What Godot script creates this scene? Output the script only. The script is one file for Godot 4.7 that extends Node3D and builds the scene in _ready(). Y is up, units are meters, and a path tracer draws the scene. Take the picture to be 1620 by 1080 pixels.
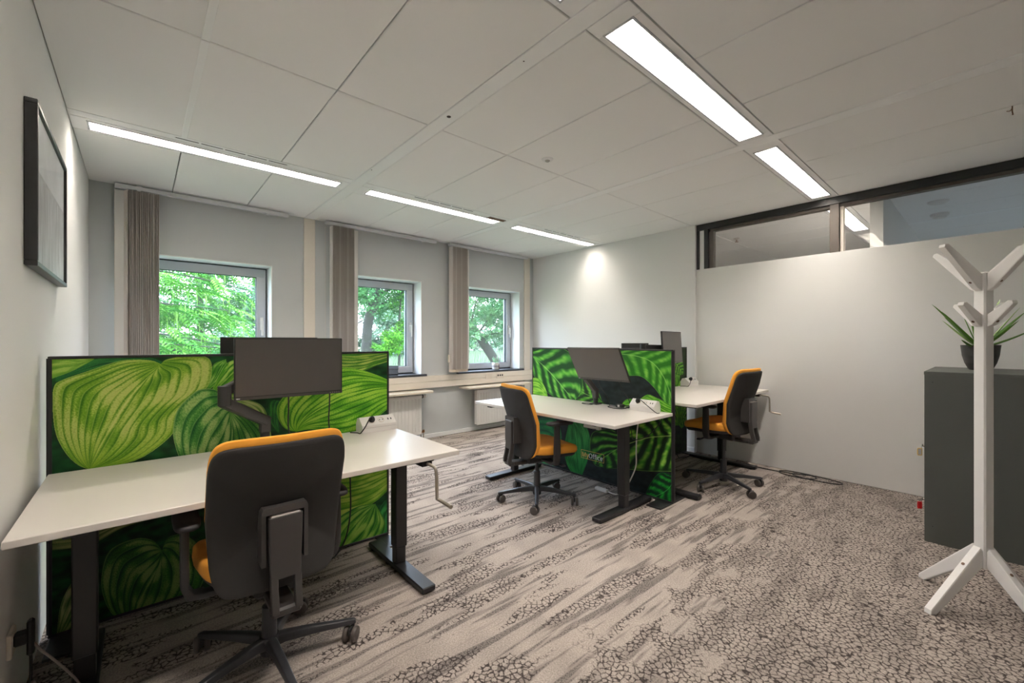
extends Node3D
# Axes used below: b runs to the right along the window wall, a runs away from the camera towards the window wall, z is up.
# v(b, z, a) turns that into Godot's (x, y, z).

const H := 2.735          # ceiling
const CAM_Z := 1.335
const WIN_A := 5.17       # inner face of the window wall
const LEFT_B := -0.333    # inner face of the left wall
const END_B := 5.02       # inner face of the far right wall
const PART_B := 5.056     # inner face of the glazed partition
const BACK_A := -2.1

var taken := {}
var mats := {}
var rng := RandomNumberGenerator.new()


func v(b: float, z: float, a: float) -> Vector3:
	return Vector3(b, z, -a)


# ------------------------------------------------------------------ mesh builder
class MB:
	var p := PackedVector3Array()
	var n := PackedVector3Array()
	var uv := PackedVector2Array()
	var xf := Transform3D.IDENTITY

	func tri(a: Vector3, b: Vector3, c: Vector3, na: Vector3, nb: Vector3, nc: Vector3, ua := Vector2.ZERO, ub := Vector2.ZERO, uc := Vector2.ZERO) -> void:
		var cr := (b - a).cross(c - a)
		if cr.length_squared() < 1e-16:
			return
		a = xf * a; b = xf * b; c = xf * c
		na = (xf.basis * na).normalized(); nb = (xf.basis * nb).normalized(); nc = (xf.basis * nc).normalized()
		cr = (b - a).cross(c - a)
		if cr.dot(na + nb + nc) > 0.0:
			p.append_array([a, c, b]); n.append_array([na, nc, nb]); uv.append_array([ua, uc, ub])
		else:
			p.append_array([a, b, c]); n.append_array([na, nb, nc]); uv.append_array([ua, ub, uc])

	func quad(a: Vector3, b: Vector3, c: Vector3, d: Vector3, nn: Vector3, ua := Vector2(0, 0), ub := Vector2(1, 0), uc := Vector2(1, 1), ud := Vector2(0, 1)) -> void:
		tri(a, b, c, nn, nn, nn, ua, ub, uc)
		tri(a, c, d, nn, nn, nn, ua, uc, ud)

	# chamfered box
	func box(c: Vector3, s: Vector3, r := 0.0, bs := Basis.IDENTITY) -> void:
		var keep := xf
		xf = xf * Transform3D(bs, c)
		var h := s * 0.5
		r = minf(r, minf(h.x, minf(h.y, h.z)) * 0.9)
		var i := h - Vector3.ONE * r
		for ax in 3:
			var u := (ax + 1) % 3
			var w := (ax + 2) % 3
			for sg in [-1.0, 1.0]:
				var q := []
				for k in [[-1, -1], [1, -1], [1, 1], [-1, 1]]:
					var t := Vector3.ZERO
					t[ax] = sg * h[ax]; t[u] = k[0] * i[u]; t[w] = k[1] * i[w]
					q.append(t)
				var nn := Vector3.ZERO
				nn[ax] = sg
				quad(q[0], q[1], q[2], q[3], nn)
		if r > 0.0:
			for ax in 3:   # edges along axis ax
				var u := (ax + 1) % 3
				var w := (ax + 2) % 3
				for su in [-1.0, 1.0]:
					for sw in [-1.0, 1.0]:
						var q := []
						for k in [[-1, 0], [1, 0], [1, 1], [-1, 1]]:
							var t := Vector3.ZERO
							t[ax] = k[0] * i[ax]
							t[u] = su * (h[u] if k[1] == 0 else i[u])
							t[w] = sw * (i[w] if k[1] == 0 else h[w])
							q.append(t)
						var nn := Vector3.ZERO
						nn[u] = su; nn[w] = sw
						quad(q[0], q[1], q[2], q[3], nn.normalized())
			for sx in [-1.0, 1.0]:
				for sy in [-1.0, 1.0]:
					for sz in [-1.0, 1.0]:
						var g := Vector3(sx, sy, sz)
						var nn := g.normalized()
						tri(g * Vector3(h.x, i.y, i.z), g * Vector3(i.x, h.y, i.z), g * Vector3(i.x, i.y, h.z), nn, nn, nn)
		xf = keep

	# box between two corners given as (b, z, a)
	func span(b0: float, b1: float, z0: float, z1: float, a0: float, a1: float, r := 0.0) -> void:
		box(Vector3((b0 + b1) / 2, (z0 + z1) / 2, -(a0 + a1) / 2), Vector3(absf(b1 - b0), absf(z1 - z0), absf(a1 - a0)), r)

	# closed rings joined with smooth sides
	func loft(rings: Array, cap0 := true, cap1 := true) -> void:
		var m: int = rings.size()
		var k: int = rings[0].size()
		var cs := []
		for r in rings:
			var c := Vector3.ZERO
			for q in r:
				c += q
			cs.append(c / k)
		var nn := []
		for i in m:
			var row := []
			for j in k:
				var t: Vector3 = rings[i][(j + 1) % k] - rings[i][(j + k - 1) % k]
				var w: Vector3 = rings[mini(i + 1, m - 1)][j] - rings[maxi(i - 1, 0)][j]
				var x := t.cross(w)
				if x.length_squared() < 1e-18:
					x = rings[i][j] - cs[i]
				x = x.normalized()
				row.append(x)
			nn.append(row)
		# orientation: signed by the middle ring
		var sgn := 0.0
		for i in m:
			for j in k:
				sgn += nn[i][j].dot((rings[i][j] - cs[i]).normalized())
		var f := 1.0 if sgn >= 0 else -1.0
		for i in m - 1:
			for j in k:
				var j2 := (j + 1) % k
				tri(rings[i][j], rings[i][j2], rings[i + 1][j2], nn[i][j] * f, nn[i][j2] * f, nn[i + 1][j2] * f)
				tri(rings[i][j], rings[i + 1][j2], rings[i + 1][j], nn[i][j] * f, nn[i + 1][j2] * f, nn[i + 1][j] * f)
		for e in [[0, 1, cap0], [m - 1, m - 2, cap1]]:
			if e[2]:
				var d: Vector3 = (cs[e[0]] - cs[e[1]])
				if d.length_squared() < 1e-14:
					d = Vector3.UP
				var r0: Array = rings[e[0]]
				var cn := Vector3.ZERO
				for j in k:
					cn += (r0[j] - cs[e[0]]).cross(r0[(j + 1) % k] - cs[e[0]])
				cn = cn.normalized()
				if cn.dot(d) < 0:
					cn = -cn
				for j in k:
					tri(cs[e[0]], r0[j], r0[(j + 1) % k], cn, cn, cn)

	func tube(pts: Array, rad, seg := 8, caps := true) -> void:
		var rings := []
		var up := Vector3.UP
		for i in pts.size():
			var d: Vector3 = (pts[mini(i + 1, pts.size() - 1)] - pts[maxi(i - 1, 0)]).normalized()
			if i == 0:
				up = Vector3.UP if absf(d.y) < 0.9 else Vector3.RIGHT
			var x := up.cross(d).normalized()
			up = d.cross(x).normalized()
			var r: float = rad[i] if rad is Array else rad
			var ring := []
			for j in seg:
				var t := TAU * j / seg
				ring.append(pts[i] + (x * cos(t) + up * sin(t)) * r)
			rings.append(ring)
		loft(rings, caps, caps)

	# profile of (radius, height) turned about the y axis at c
	func lathe(prof: Array, seg := 24, c := Vector3.ZERO, bs := Basis.IDENTITY, smooth := false) -> void:
		var keep := xf
		xf = xf * Transform3D(bs, c)
		var m: int = prof.size()
		var sn := []
		for i in m - 1:
			var d: Vector2 = prof[i + 1] - prof[i]
			sn.append(Vector2(d.y, -d.x).normalized())
		for i in m - 1:
			var n0: Vector2 = sn[i]
			var n1: Vector2 = sn[i]
			if smooth:
				n0 = (sn[maxi(i - 1, 0)] + sn[i]).normalized()
				n1 = (sn[mini(i + 1, m - 2)] + sn[i]).normalized()
			for j in seg:
				var t0 := TAU * j / seg
				var t1 := TAU * (j + 1) / seg
				var e0 := Vector3(cos(t0), 0, sin(t0))
				var e1 := Vector3(cos(t1), 0, sin(t1))
				var A: Vector3 = e0 * prof[i].x + Vector3.UP * prof[i].y
				var B: Vector3 = e1 * prof[i].x + Vector3.UP * prof[i].y
				var C: Vector3 = e1 * prof[i + 1].x + Vector3.UP * prof[i + 1].y
				var D: Vector3 = e0 * prof[i + 1].x + Vector3.UP * prof[i + 1].y
				var na := e0 * n0.x + Vector3.UP * n0.y
				var nb := e1 * n0.x + Vector3.UP * n0.y
				var nc := e1 * n1.x + Vector3.UP * n1.y
				var nd := e0 * n1.x + Vector3.UP * n1.y
				tri(A, B, C, na, nb, nc)
				tri(A, C, D, na, nc, nd)
		xf = keep

	func cyl(c: Vector3, r: float, h: float, seg := 20, bs := Basis.IDENTITY, ch := 0.002) -> void:
		lathe([Vector2(0, -h / 2), Vector2(r - ch, -h / 2), Vector2(r, -h / 2 + ch), Vector2(r, h / 2 - ch), Vector2(r - ch, h / 2), Vector2(0, h / 2)], seg, c, bs)

	# polygon in the plane (ux, uy) at o, pushed along uz by depth
	func prism(poly: PackedVector2Array, o: Vector3, ux: Vector3, uy: Vector3, uz: Vector3, depth: float) -> void:
		var ids := Geometry2D.triangulate_polygon(poly)
		var area := 0.0
		for i in poly.size():
			area += poly[i].cross(poly[(i + 1) % poly.size()])
		var f := []
		var g := []
		for q in poly:
			f.append(o + ux * q.x + uy * q.y)
			g.append(o + ux * q.x + uy * q.y + uz * depth)
		for i in range(0, ids.size(), 3):
			tri(f[ids[i]], f[ids[i + 1]], f[ids[i + 2]], -uz, -uz, -uz)
			tri(g[ids[i]], g[ids[i + 1]], g[ids[i + 2]], uz, uz, uz)
		for i in poly.size():
			var j := (i + 1) % poly.size()
			var e := (poly[j] - poly[i])
			var nn2 := Vector2(e.y, -e.x).normalized() * (1.0 if area > 0 else -1.0)
			quad(f[i], f[j], g[j], g[i], (ux * nn2.x + uy * nn2.y).normalized())

	func mesh() -> ArrayMesh:
		var arr := []
		arr.resize(Mesh.ARRAY_MAX)
		arr[Mesh.ARRAY_VERTEX] = p
		arr[Mesh.ARRAY_NORMAL] = n
		arr[Mesh.ARRAY_TEX_UV] = uv
		var m := ArrayMesh.new()
		m.add_surface_from_arrays(Mesh.PRIMITIVE_TRIANGLES, arr)
		return m


# ------------------------------------------------------------------ naming helpers
func numbered(called: String) -> String:
	var k: int = taken.get(called, 0)
	taken[called] = k + 1
	return called if k == 0 else "%s_%03d" % [called, k]


func thing(called: String, label: String, category: String, at := Vector3.ZERO, turn := 0.0, group := "") -> Node3D:
	var o := Node3D.new()
	o.name = numbered(called)
	add_child(o)
	o.position = at
	o.rotation.y = turn
	tag(o, label, category, group)
	return o


func tag(o: Node3D, label: String, category: String, group := "") -> void:
	o.set_meta("label", label)
	o.set_meta("category", category)
	if group:
		o.set_meta("group", group)


func part(parent: Node3D, called: String, mb, m: Material, label := "") -> MeshInstance3D:
	var o := MeshInstance3D.new()
	if parent == self:
		o.name = numbered(called)
	else:
		var nm := called
		var k := 0
		while parent.has_node(NodePath(nm)):
			k += 1
			nm = "%s_%03d" % [called, k]
		o.name = nm
	o.mesh = mb.mesh() if mb is MB else mb
	o.material_override = m
	parent.add_child(o, true)
	if label:
		o.set_meta("label", label)
	return o


func struct(called: String, mb, m: Material, label := "") -> MeshInstance3D:
	var o := part(self, called, mb, m)
	o.set_meta("kind", "structure")
	if label:
		o.set_meta("label", label)
	return o


func structnode(called: String, label := "") -> Node3D:
	var o := Node3D.new()
	o.name = numbered(called)
	o.set_meta("kind", "structure")
	if label:
		o.set_meta("label", label)
	add_child(o)
	return o


func mat(called: String, c: Color, rough := 0.6, metal := 0.0, spec := 0.5) -> StandardMaterial3D:
	if mats.has(called):
		return mats[called]
	var m := StandardMaterial3D.new()
	m.resource_name = called
	m.albedo_color = c
	m.roughness = rough
	m.metallic = metal
	m.metallic_specular = spec
	mats[called] = m
	return m


func c8(r: int, g: int, b: int) -> Color:
	return Color8(r, g, b)


func noise_tex(freq: float, normal: bool, strength := 1.0, sz := 256, sd := 1) -> NoiseTexture2D:
	var f := FastNoiseLite.new()
	f.seed = sd
	f.frequency = freq
	f.fractal_octaves = 3
	var t := NoiseTexture2D.new()
	t.width = sz
	t.height = sz
	t.seamless = true
	t.noise = f
	if normal:
		t.as_normal_map = true
		t.bump_strength = strength
	return t


func bumpy(m: StandardMaterial3D, scale: float, strength: float, freq := 0.08, world := true) -> StandardMaterial3D:
	m.normal_enabled = true
	m.normal_texture = noise_tex(freq, true, 4.0)
	m.normal_scale = strength
	m.uv1_triplanar = true
	m.uv1_world_triplanar = world
	m.uv1_scale = Vector3.ONE * scale
	return m


func crom(pts: Array, t: float):
	# Catmull-Rom through pts, t in 0..1
	var m: int = pts.size() - 1
	var x := clampf(t, 0, 1) * m
	var i: int = mini(int(x), m - 1)
	var f := x - i
	var a = pts[maxi(i - 1, 0)]
	var b = pts[i]
	var c = pts[i + 1]
	var d = pts[mini(i + 2, m)]
	return 0.5 * ((2.0 * b) + (c - a) * f + (2.0 * a - 5.0 * b + 4.0 * c - d) * f * f + (3.0 * b - a - 3.0 * c + d) * f * f * f)


func smooth_path(pts: Array, k: int) -> Array:
	var out := []
	for i in k + 1:
		out.append(crom(pts, float(i) / k))
	return out


# ------------------------------------------------------------------ the scene
func _ready() -> void:
	rng.seed = 7
	# camera
	var cam := Camera3D.new()
	cam.name = "camera"
	cam.position = v(0, CAM_Z, 0)
	cam.rotation.y = -deg_to_rad(41.3)
	cam.fov = 2.0 * rad_to_deg(atan(540.0 / 670.4))
	cam.near = 0.02
	cam.far = 400.0
	add_child(cam)
	cam.current = true
	# sky: bright overcast summer day
	var env := Environment.new()
	var sky := Sky.new()
	var sm := ProceduralSkyMaterial.new()
	sm.sky_top_color = Color(0.80, 0.89, 1.0)
	sm.sky_horizon_color = Color(0.93, 0.97, 1.0)
	sm.ground_bottom_color = Color(0.45, 0.52, 0.40)
	sm.ground_horizon_color = Color(0.80, 0.88, 0.82)
	sm.sky_energy_multiplier = 2.5
	sm.ground_energy_multiplier = 1.3
	sky.sky_material = sm
	env.background_mode = Environment.BG_SKY
	env.sky = sky
	env.tonemap_mode = Environment.TONE_MAPPER_LINEAR
	env.tonemap_exposure = 1.88
	env.sdfgi_enabled = true
	env.ssao_enabled = true
	env.ssil_enabled = true
	var we := WorldEnvironment.new()
	we.name = "world"
	we.environment = env
	add_child(we)
	make_materials()
	build_room()
	build_ceiling()
	build_windows()
	build_partition()
	build_screens()
	build_desks()
	build_monitors()
	build_chairs()
	build_cabinet_and_stand()
	build_wall_things()
	build_small_things()
	build_outside()


const LAMP_ENERGY := 2.3
const LAMP_GLOW := 1.6


func make_materials() -> void:
	var w := mat("wall_paint", c8(238, 237, 235), 0.85)
	bumpy(w, 9.0, 0.12)
	mat("white_paint", c8(238, 238, 238), 0.6)
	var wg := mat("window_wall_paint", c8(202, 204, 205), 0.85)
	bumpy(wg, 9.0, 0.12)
	mat("rail_white", c8(222, 222, 224), 0.5)
	mat("ceiling_panel", c8(248, 247, 246), 0.9)
	mat("ceiling_rail", c8(250, 250, 250), 0.55)
	mat("void", c8(70, 66, 62), 0.95)
	mat("desk_white", c8(226, 219, 212), 0.32)
	mat("desk_edge", c8(226, 219, 212), 0.4)
	mat("black_metal", c8(38, 36, 38), 0.38)
	mat("black_plastic", c8(44, 42, 43), 0.5)
	mat("soft_black", c8(40, 38, 39), 0.6)
	var fb := mat("black_fabric", c8(50, 47, 46), 0.95)
	bumpy(fb, 60.0, 0.4, 0.1, false)
	var of := mat("orange_fabric", c8(232, 158, 52), 0.9)
	bumpy(of, 60.0, 0.35, 0.1, false)
	of.rim_enabled = true
	of.rim = 0.3
	mat("spine_grey", c8(62, 58, 57), 0.35)
	mat("base_grey", c8(58, 58, 62), 0.3)
	mat("wheel_grey", c8(88, 80, 76), 0.45)
	mat("chrome", c8(200, 196, 192), 0.22, 1.0)
	mat("crank_grey", c8(178, 170, 158), 0.4, 0.6)
	mat("monitor_face", c8(57, 52, 49), 0.42, 0.0, 0.8)
	mat("monitor_case", c8(34, 32, 32), 0.45)
	mat("aluminium", c8(200, 202, 208), 0.45, 0.1)
	mat("aluminium_dark", c8(92, 98, 108), 0.5, 0.1)
	mat("gasket", c8(40, 42, 46), 0.6)
	mat("duct_cream", c8(232, 222, 210), 0.5)
	mat("column_cream", c8(232, 224, 214), 0.7)
	mat("radiator_white", c8(233, 229, 226), 0.4)
	mat("shelf_cream", c8(226, 213, 196), 0.5)
	mat("brown", c8(120, 84, 60), 0.6)
	mat("brass", c8(150, 110, 74), 0.35, 0.8)
	mat("slate", c8(66, 68, 74), 0.35)
	mat("blind_dark", c8(222, 213, 206), 0.9)
	mat("blind_light", c8(238, 232, 226), 0.9)
	mat("white_plastic", c8(232, 228, 224), 0.4)
	mat("cream_plastic", c8(226, 214, 200), 0.45)
	mat("frame_black", c8(34, 35, 36), 0.4)
	mat("frame_brown", c8(92, 84, 78), 0.5)
	mat("cabinet_dark", c8(78, 80, 77), 0.6)
	mat("stand_white", c8(243, 240, 238), 0.45)
	mat("screw_brown", c8(110, 84, 66), 0.5)
	mat("pot_dark", c8(62, 60, 58), 0.55)
	mat("soil", c8(58, 44, 36), 0.95)
	mat("yellow", c8(225, 186, 70), 0.4)
	mat("red", c8(215, 30, 36), 0.4)
	mat("cable_black", c8(26, 25, 25), 0.5)
	mat("cable_white", c8(225, 220, 214), 0.5)
	mat("cable_grey", c8(140, 128, 122), 0.5)
	mat("reflector", c8(236, 234, 230), 0.3)
	mat("gold_print", c8(214, 178, 92), 0.5)
	mat("white_print", c8(235, 238, 238), 0.5)
	mat("dark_wall", c8(150, 160, 170), 0.85)
	var g := mat("pane_glass", Color(0.95, 1.0, 0.98, 0.04), 0.02)
	g.transparency = BaseMaterial3D.TRANSPARENCY_ALPHA
	var g3 := mat("picture_glass", Color(0.97, 0.98, 0.98, 0.03), 0.05, 0.0, 0.18)
	g3.transparency = BaseMaterial3D.TRANSPARENCY_ALPHA
	var g2 := mat("partition_glass", Color(0.85, 0.88, 0.87, 0.04), 0.02)
	g2.transparency = BaseMaterial3D.TRANSPARENCY_ALPHA
	var glow := mat("lamp_glow", c8(255, 250, 244), 0.5)
	glow.emission_enabled = true
	glow.emission = c8(255, 246, 236)
	glow.emission_energy_multiplier = LAMP_GLOW
	var fl := mat("carpet", Color.WHITE, 0.95, 0.0, 0.3)
	fl.albedo_texture = carpet_texture()
	fl.texture_repeat = true
	fl.normal_enabled = true
	fl.normal_texture = noise_tex(0.2, true, 6.0, 256, 9)
	fl.normal_scale = 0.0


# ------------------------------------------------------------------ carpet
func carpet_texture() -> ImageTexture:
	var S := 2048
	var ext := 5.52
	var px := S / ext
	var cell := FastNoiseLite.new()
	cell.noise_type = FastNoiseLite.TYPE_CELLULAR
	cell.cellular_return_type = FastNoiseLite.RETURN_DISTANCE2_SUB
	cell.cellular_distance_function = FastNoiseLite.DISTANCE_EUCLIDEAN
	cell.frequency = 1.0 / (0.024 * px)
	cell.cellular_jitter = 1.0
	cell.fractal_type = FastNoiseLite.FRACTAL_NONE
	cell.domain_warp_enabled = true
	cell.domain_warp_amplitude = 5.0
	cell.domain_warp_frequency = 0.06
	var cd := cell.get_image(S, S, false, false, false).get_data()
	var fine := FastNoiseLite.new()
	fine.seed = 3
	fine.frequency = 0.32
	fine.fractal_octaves = 2
	var fd := fine.get_image(S, S).get_data()
	# long streaks that run along b (image x): noise squeezed in x
	var st := FastNoiseLite.new()
	st.seed = 11
	st.frequency = 1.0 / (0.07 * px)
	st.fractal_octaves = 4
	var si := st.get_image(150, S)
	si.resize(S, S, Image.INTERPOLATE_CUBIC)
	var sd := si.get_data()
	var s2 := FastNoiseLite.new()
	s2.seed = 29
	s2.frequency = 1.0 / (0.16 * px)
	s2.fractal_octaves = 3
	var s2i := s2.get_image(420, S)
	s2i.resize(S, S, Image.INTERPOLATE_CUBIC)
	var s2d := s2i.get_data()
	var pat := FastNoiseLite.new()
	pat.seed = 5
	pat.frequency = 1.0 / (0.30 * px)
	pat.fractal_octaves = 2
	var pd := pat.get_image(S, S).get_data()
	var thr := FastNoiseLite.new()
	thr.seed = 41
	thr.frequency = 1.0 / (0.03 * px)
	thr.fractal_octaves = 1
	var td := thr.get_image(S, S).get_data()
	var srt := []
	for i in 4000:
		srt.append(cd[(i * 1049 + i * i * 7) % (S * S)])
	srt.sort()
	var cut: float = srt[1550] / 255.0      # a quarter of the carpet can be joint
	var soft: float = (srt[1700] - srt[600]) / 255.0
	var out := PackedByteArray()
	out.resize(S * S * 3)
	var o := 0
	for y in S:
		var a := 5.12 - y / px     # row 0 lies at the window wall
		for x in S:
			var k := y * S + x
			var b := x / px - 0.4
			var edge := 1.02 + 0.10 * (b - 2.0) + (pd[k] - 128) * 0.0035 + (s2d[k] - 128) * 0.0016
			var dense := clampf((edge - a) * 4.0 + 0.5, 0.0, 1.0)
			var streak := clampf((sd[k] - 138) / 34.0, 0.0, 1.0) * (1.0 - dense)
			var crack_amount := maxf(dense * 0.88, clampf((s2d[k] - 138) / 26.0, 0.0, 1.0))
			var dist := cd[k] / 255.0
			var line := clampf((cut + soft * 0.55 * (td[k] - 128) / 64.0 - dist) / soft * 1.6 + 0.25, 0.0, 1.0)
			line *= clampf(crack_amount * 1.5 - clampf((td[k] - 140) / 70.0, 0, 1), 0.0, 1.0)
			var f := (fd[k] - 128) / 128.0
			var tone := (1.0 + f * 0.2 + (pd[k] - 128) / 128.0 * 0.07) * (1.0 - dense * (0.06 + 0.10 * clampf((s2d[k] - 128) / 60.0, 0, 1)))
			var r := 172.0 * tone
			var g := 161.0 * tone
			var bl := 153.0 * tone
			var dk := streak * clampf(0.27 + 0.55 * f, 0.0, 0.6)
			r = r * (1.0 - dk)
			g = g * (1.0 - dk)
			bl = bl * (1.0 - dk * 0.97)
			var ld := line * 0.88
			r = lerpf(r, 50.0, ld)
			g = lerpf(g, 43.0, ld)
			bl = lerpf(bl, 41.0, ld)
			out[o] = clampi(int(r), 0, 255)
			out[o + 1] = clampi(int(g), 0, 255)
			out[o + 2] = clampi(int(bl), 0, 255)
			o += 3
	return ImageTexture.create_from_image(Image.create_from_data(S, S, false, Image.FORMAT_RGB8, out))


# ------------------------------------------------------------------ room shell
func build_room() -> void:
	var wall: Material = mats.wall_paint
	# floor, with the carpet laid out once over 5.52 m
	var mb := MB.new()
	mb.span(LEFT_B - 0.15, 9.2, -0.25, -0.002, -4.2, WIN_A + 0.3)
	var f0 := struct("floor", mb, mats.void)
	mb = MB.new()
	var pts := [Vector2(LEFT_B, BACK_A), Vector2(PART_B, BACK_A), Vector2(PART_B, WIN_A), Vector2(LEFT_B, WIN_A)]
	var q := []
	var uvs := []
	for t in pts:
		q.append(v(t.x, 0, t.y))
		uvs.append(Vector2((t.x + 0.4) / 5.52, (5.12 - t.y) / 5.52))
	mb.quad(q[0], q[1], q[2], q[3], Vector3.UP, uvs[0], uvs[1], uvs[2], uvs[3])
	part(f0, "carpet", mb, mats.carpet, "grey beige carpet with dark crackle bands and streaks")
	mb = MB.new()
	mb.span(PART_B + 0.1, 9.0, -0.002, 0.004, -4.0, WIN_A)
	part(f0, "corridor_floor", mb, mat("corridor_floor", c8(226, 222, 217), 0.9))
	# window wall with three openings
	mb = MB.new()
	var t0 := WIN_A
	var t1 := WIN_A + 0.30
	mb.span(LEFT_B - 0.15, 9.2, -0.2, 0.86, t0, t1)
	mb.span(LEFT_B - 0.15, 9.2, 2.155, H + 0.3, t0, t1)
	var edges := [LEFT_B - 0.15]
	for k in 3:
		edges.append(win_right(k) - 1.2)
		edges.append(win_right(k))
	edges.append(9.2)
	for k in 4:
		mb.span(edges[k * 2], edges[k * 2 + 1], 0.86, 2.155, t0, t1)
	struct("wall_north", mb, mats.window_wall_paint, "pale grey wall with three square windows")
	mb = MB.new()
	mb.span(LEFT_B - 0.15, LEFT_B, -0.2, H + 0.3, -4.2, WIN_A + 0.3)
	struct("wall_west", mb, wall, "white left wall with the framed picture")
	mb = MB.new()
	mb.span(END_B, END_B + 0.18, 0.0, H + 0.3, 2.375, WIN_A + 0.02, 0.003)
	struct("wall_east", mb, wall, "white end wall beside the glazed partition")
	mb = MB.new()
	mb.span(PART_B, PART_B + 0.1, 0.0, 2.2, -4.0, 2.375, 0.004)
	struct("wall_partition", mb, wall, "white partition wall below the clerestory glazing")
	mb = MB.new()
	mb.span(LEFT_B - 0.15, 9.2, -0.2, H + 0.3, BACK_A - 0.15, BACK_A)
	struct("wall_south", mb, wall)
	# rooms behind the partition
	mb = MB.new()
	mb.span(9.0, 9.15, 0.0, H + 0.3, -0.5, WIN_A)
	mb.span(9.0, 9.15, 0.0, H + 0.3, -2.1, -1.4)
	mb.span(9.0, 9.15, 0.0, 1.0, -1.4, -0.5)
	mb.span(9.0, 9.15, 1.8, H + 0.3, -1.4, -0.5)
	struct("wall_corridor", mb, mat("corridor_wall", c8(214, 208, 200), 0.85))
	mb = MB.new()
	mb.span(PART_B + 0.12, 9.0, 0.0, H, 0.68, 0.775)
	struct("wall_divider", mb, mats.wall_paint, "wall between the two rooms behind the glazing")
	# skirting of the window wall
	mb = MB.new()
	mb.span(LEFT_B, END_B, 0.0, 0.055, WIN_A - 0.014, WIN_A, 0.003)
	struct("baseboard_north", mb, mats.white_paint)
	mb = MB.new()
	mb.span(END_B - 0.012, END_B, 0.0, 0.055, 2.376, WIN_A - 0.014, 0.003)
	struct("baseboard_east", mb, mats.white_paint)
	# cream pilasters that stand on the cable duct
	var k := 1
	for e in [[1.395, 1.515], [4.80, 4.93]]:
		mb = MB.new()
		mb.span(e[0], e[1], 0.06, H - 0.004, WIN_A - 0.02, WIN_A, 0.003)
		struct("trim_%d" % k, mb, mats.column_cream, "cream pilaster strip on the window wall")
		k += 1


func win_right(k: int) -> float:
	return [1.08, 2.896, 4.711][k]


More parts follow.
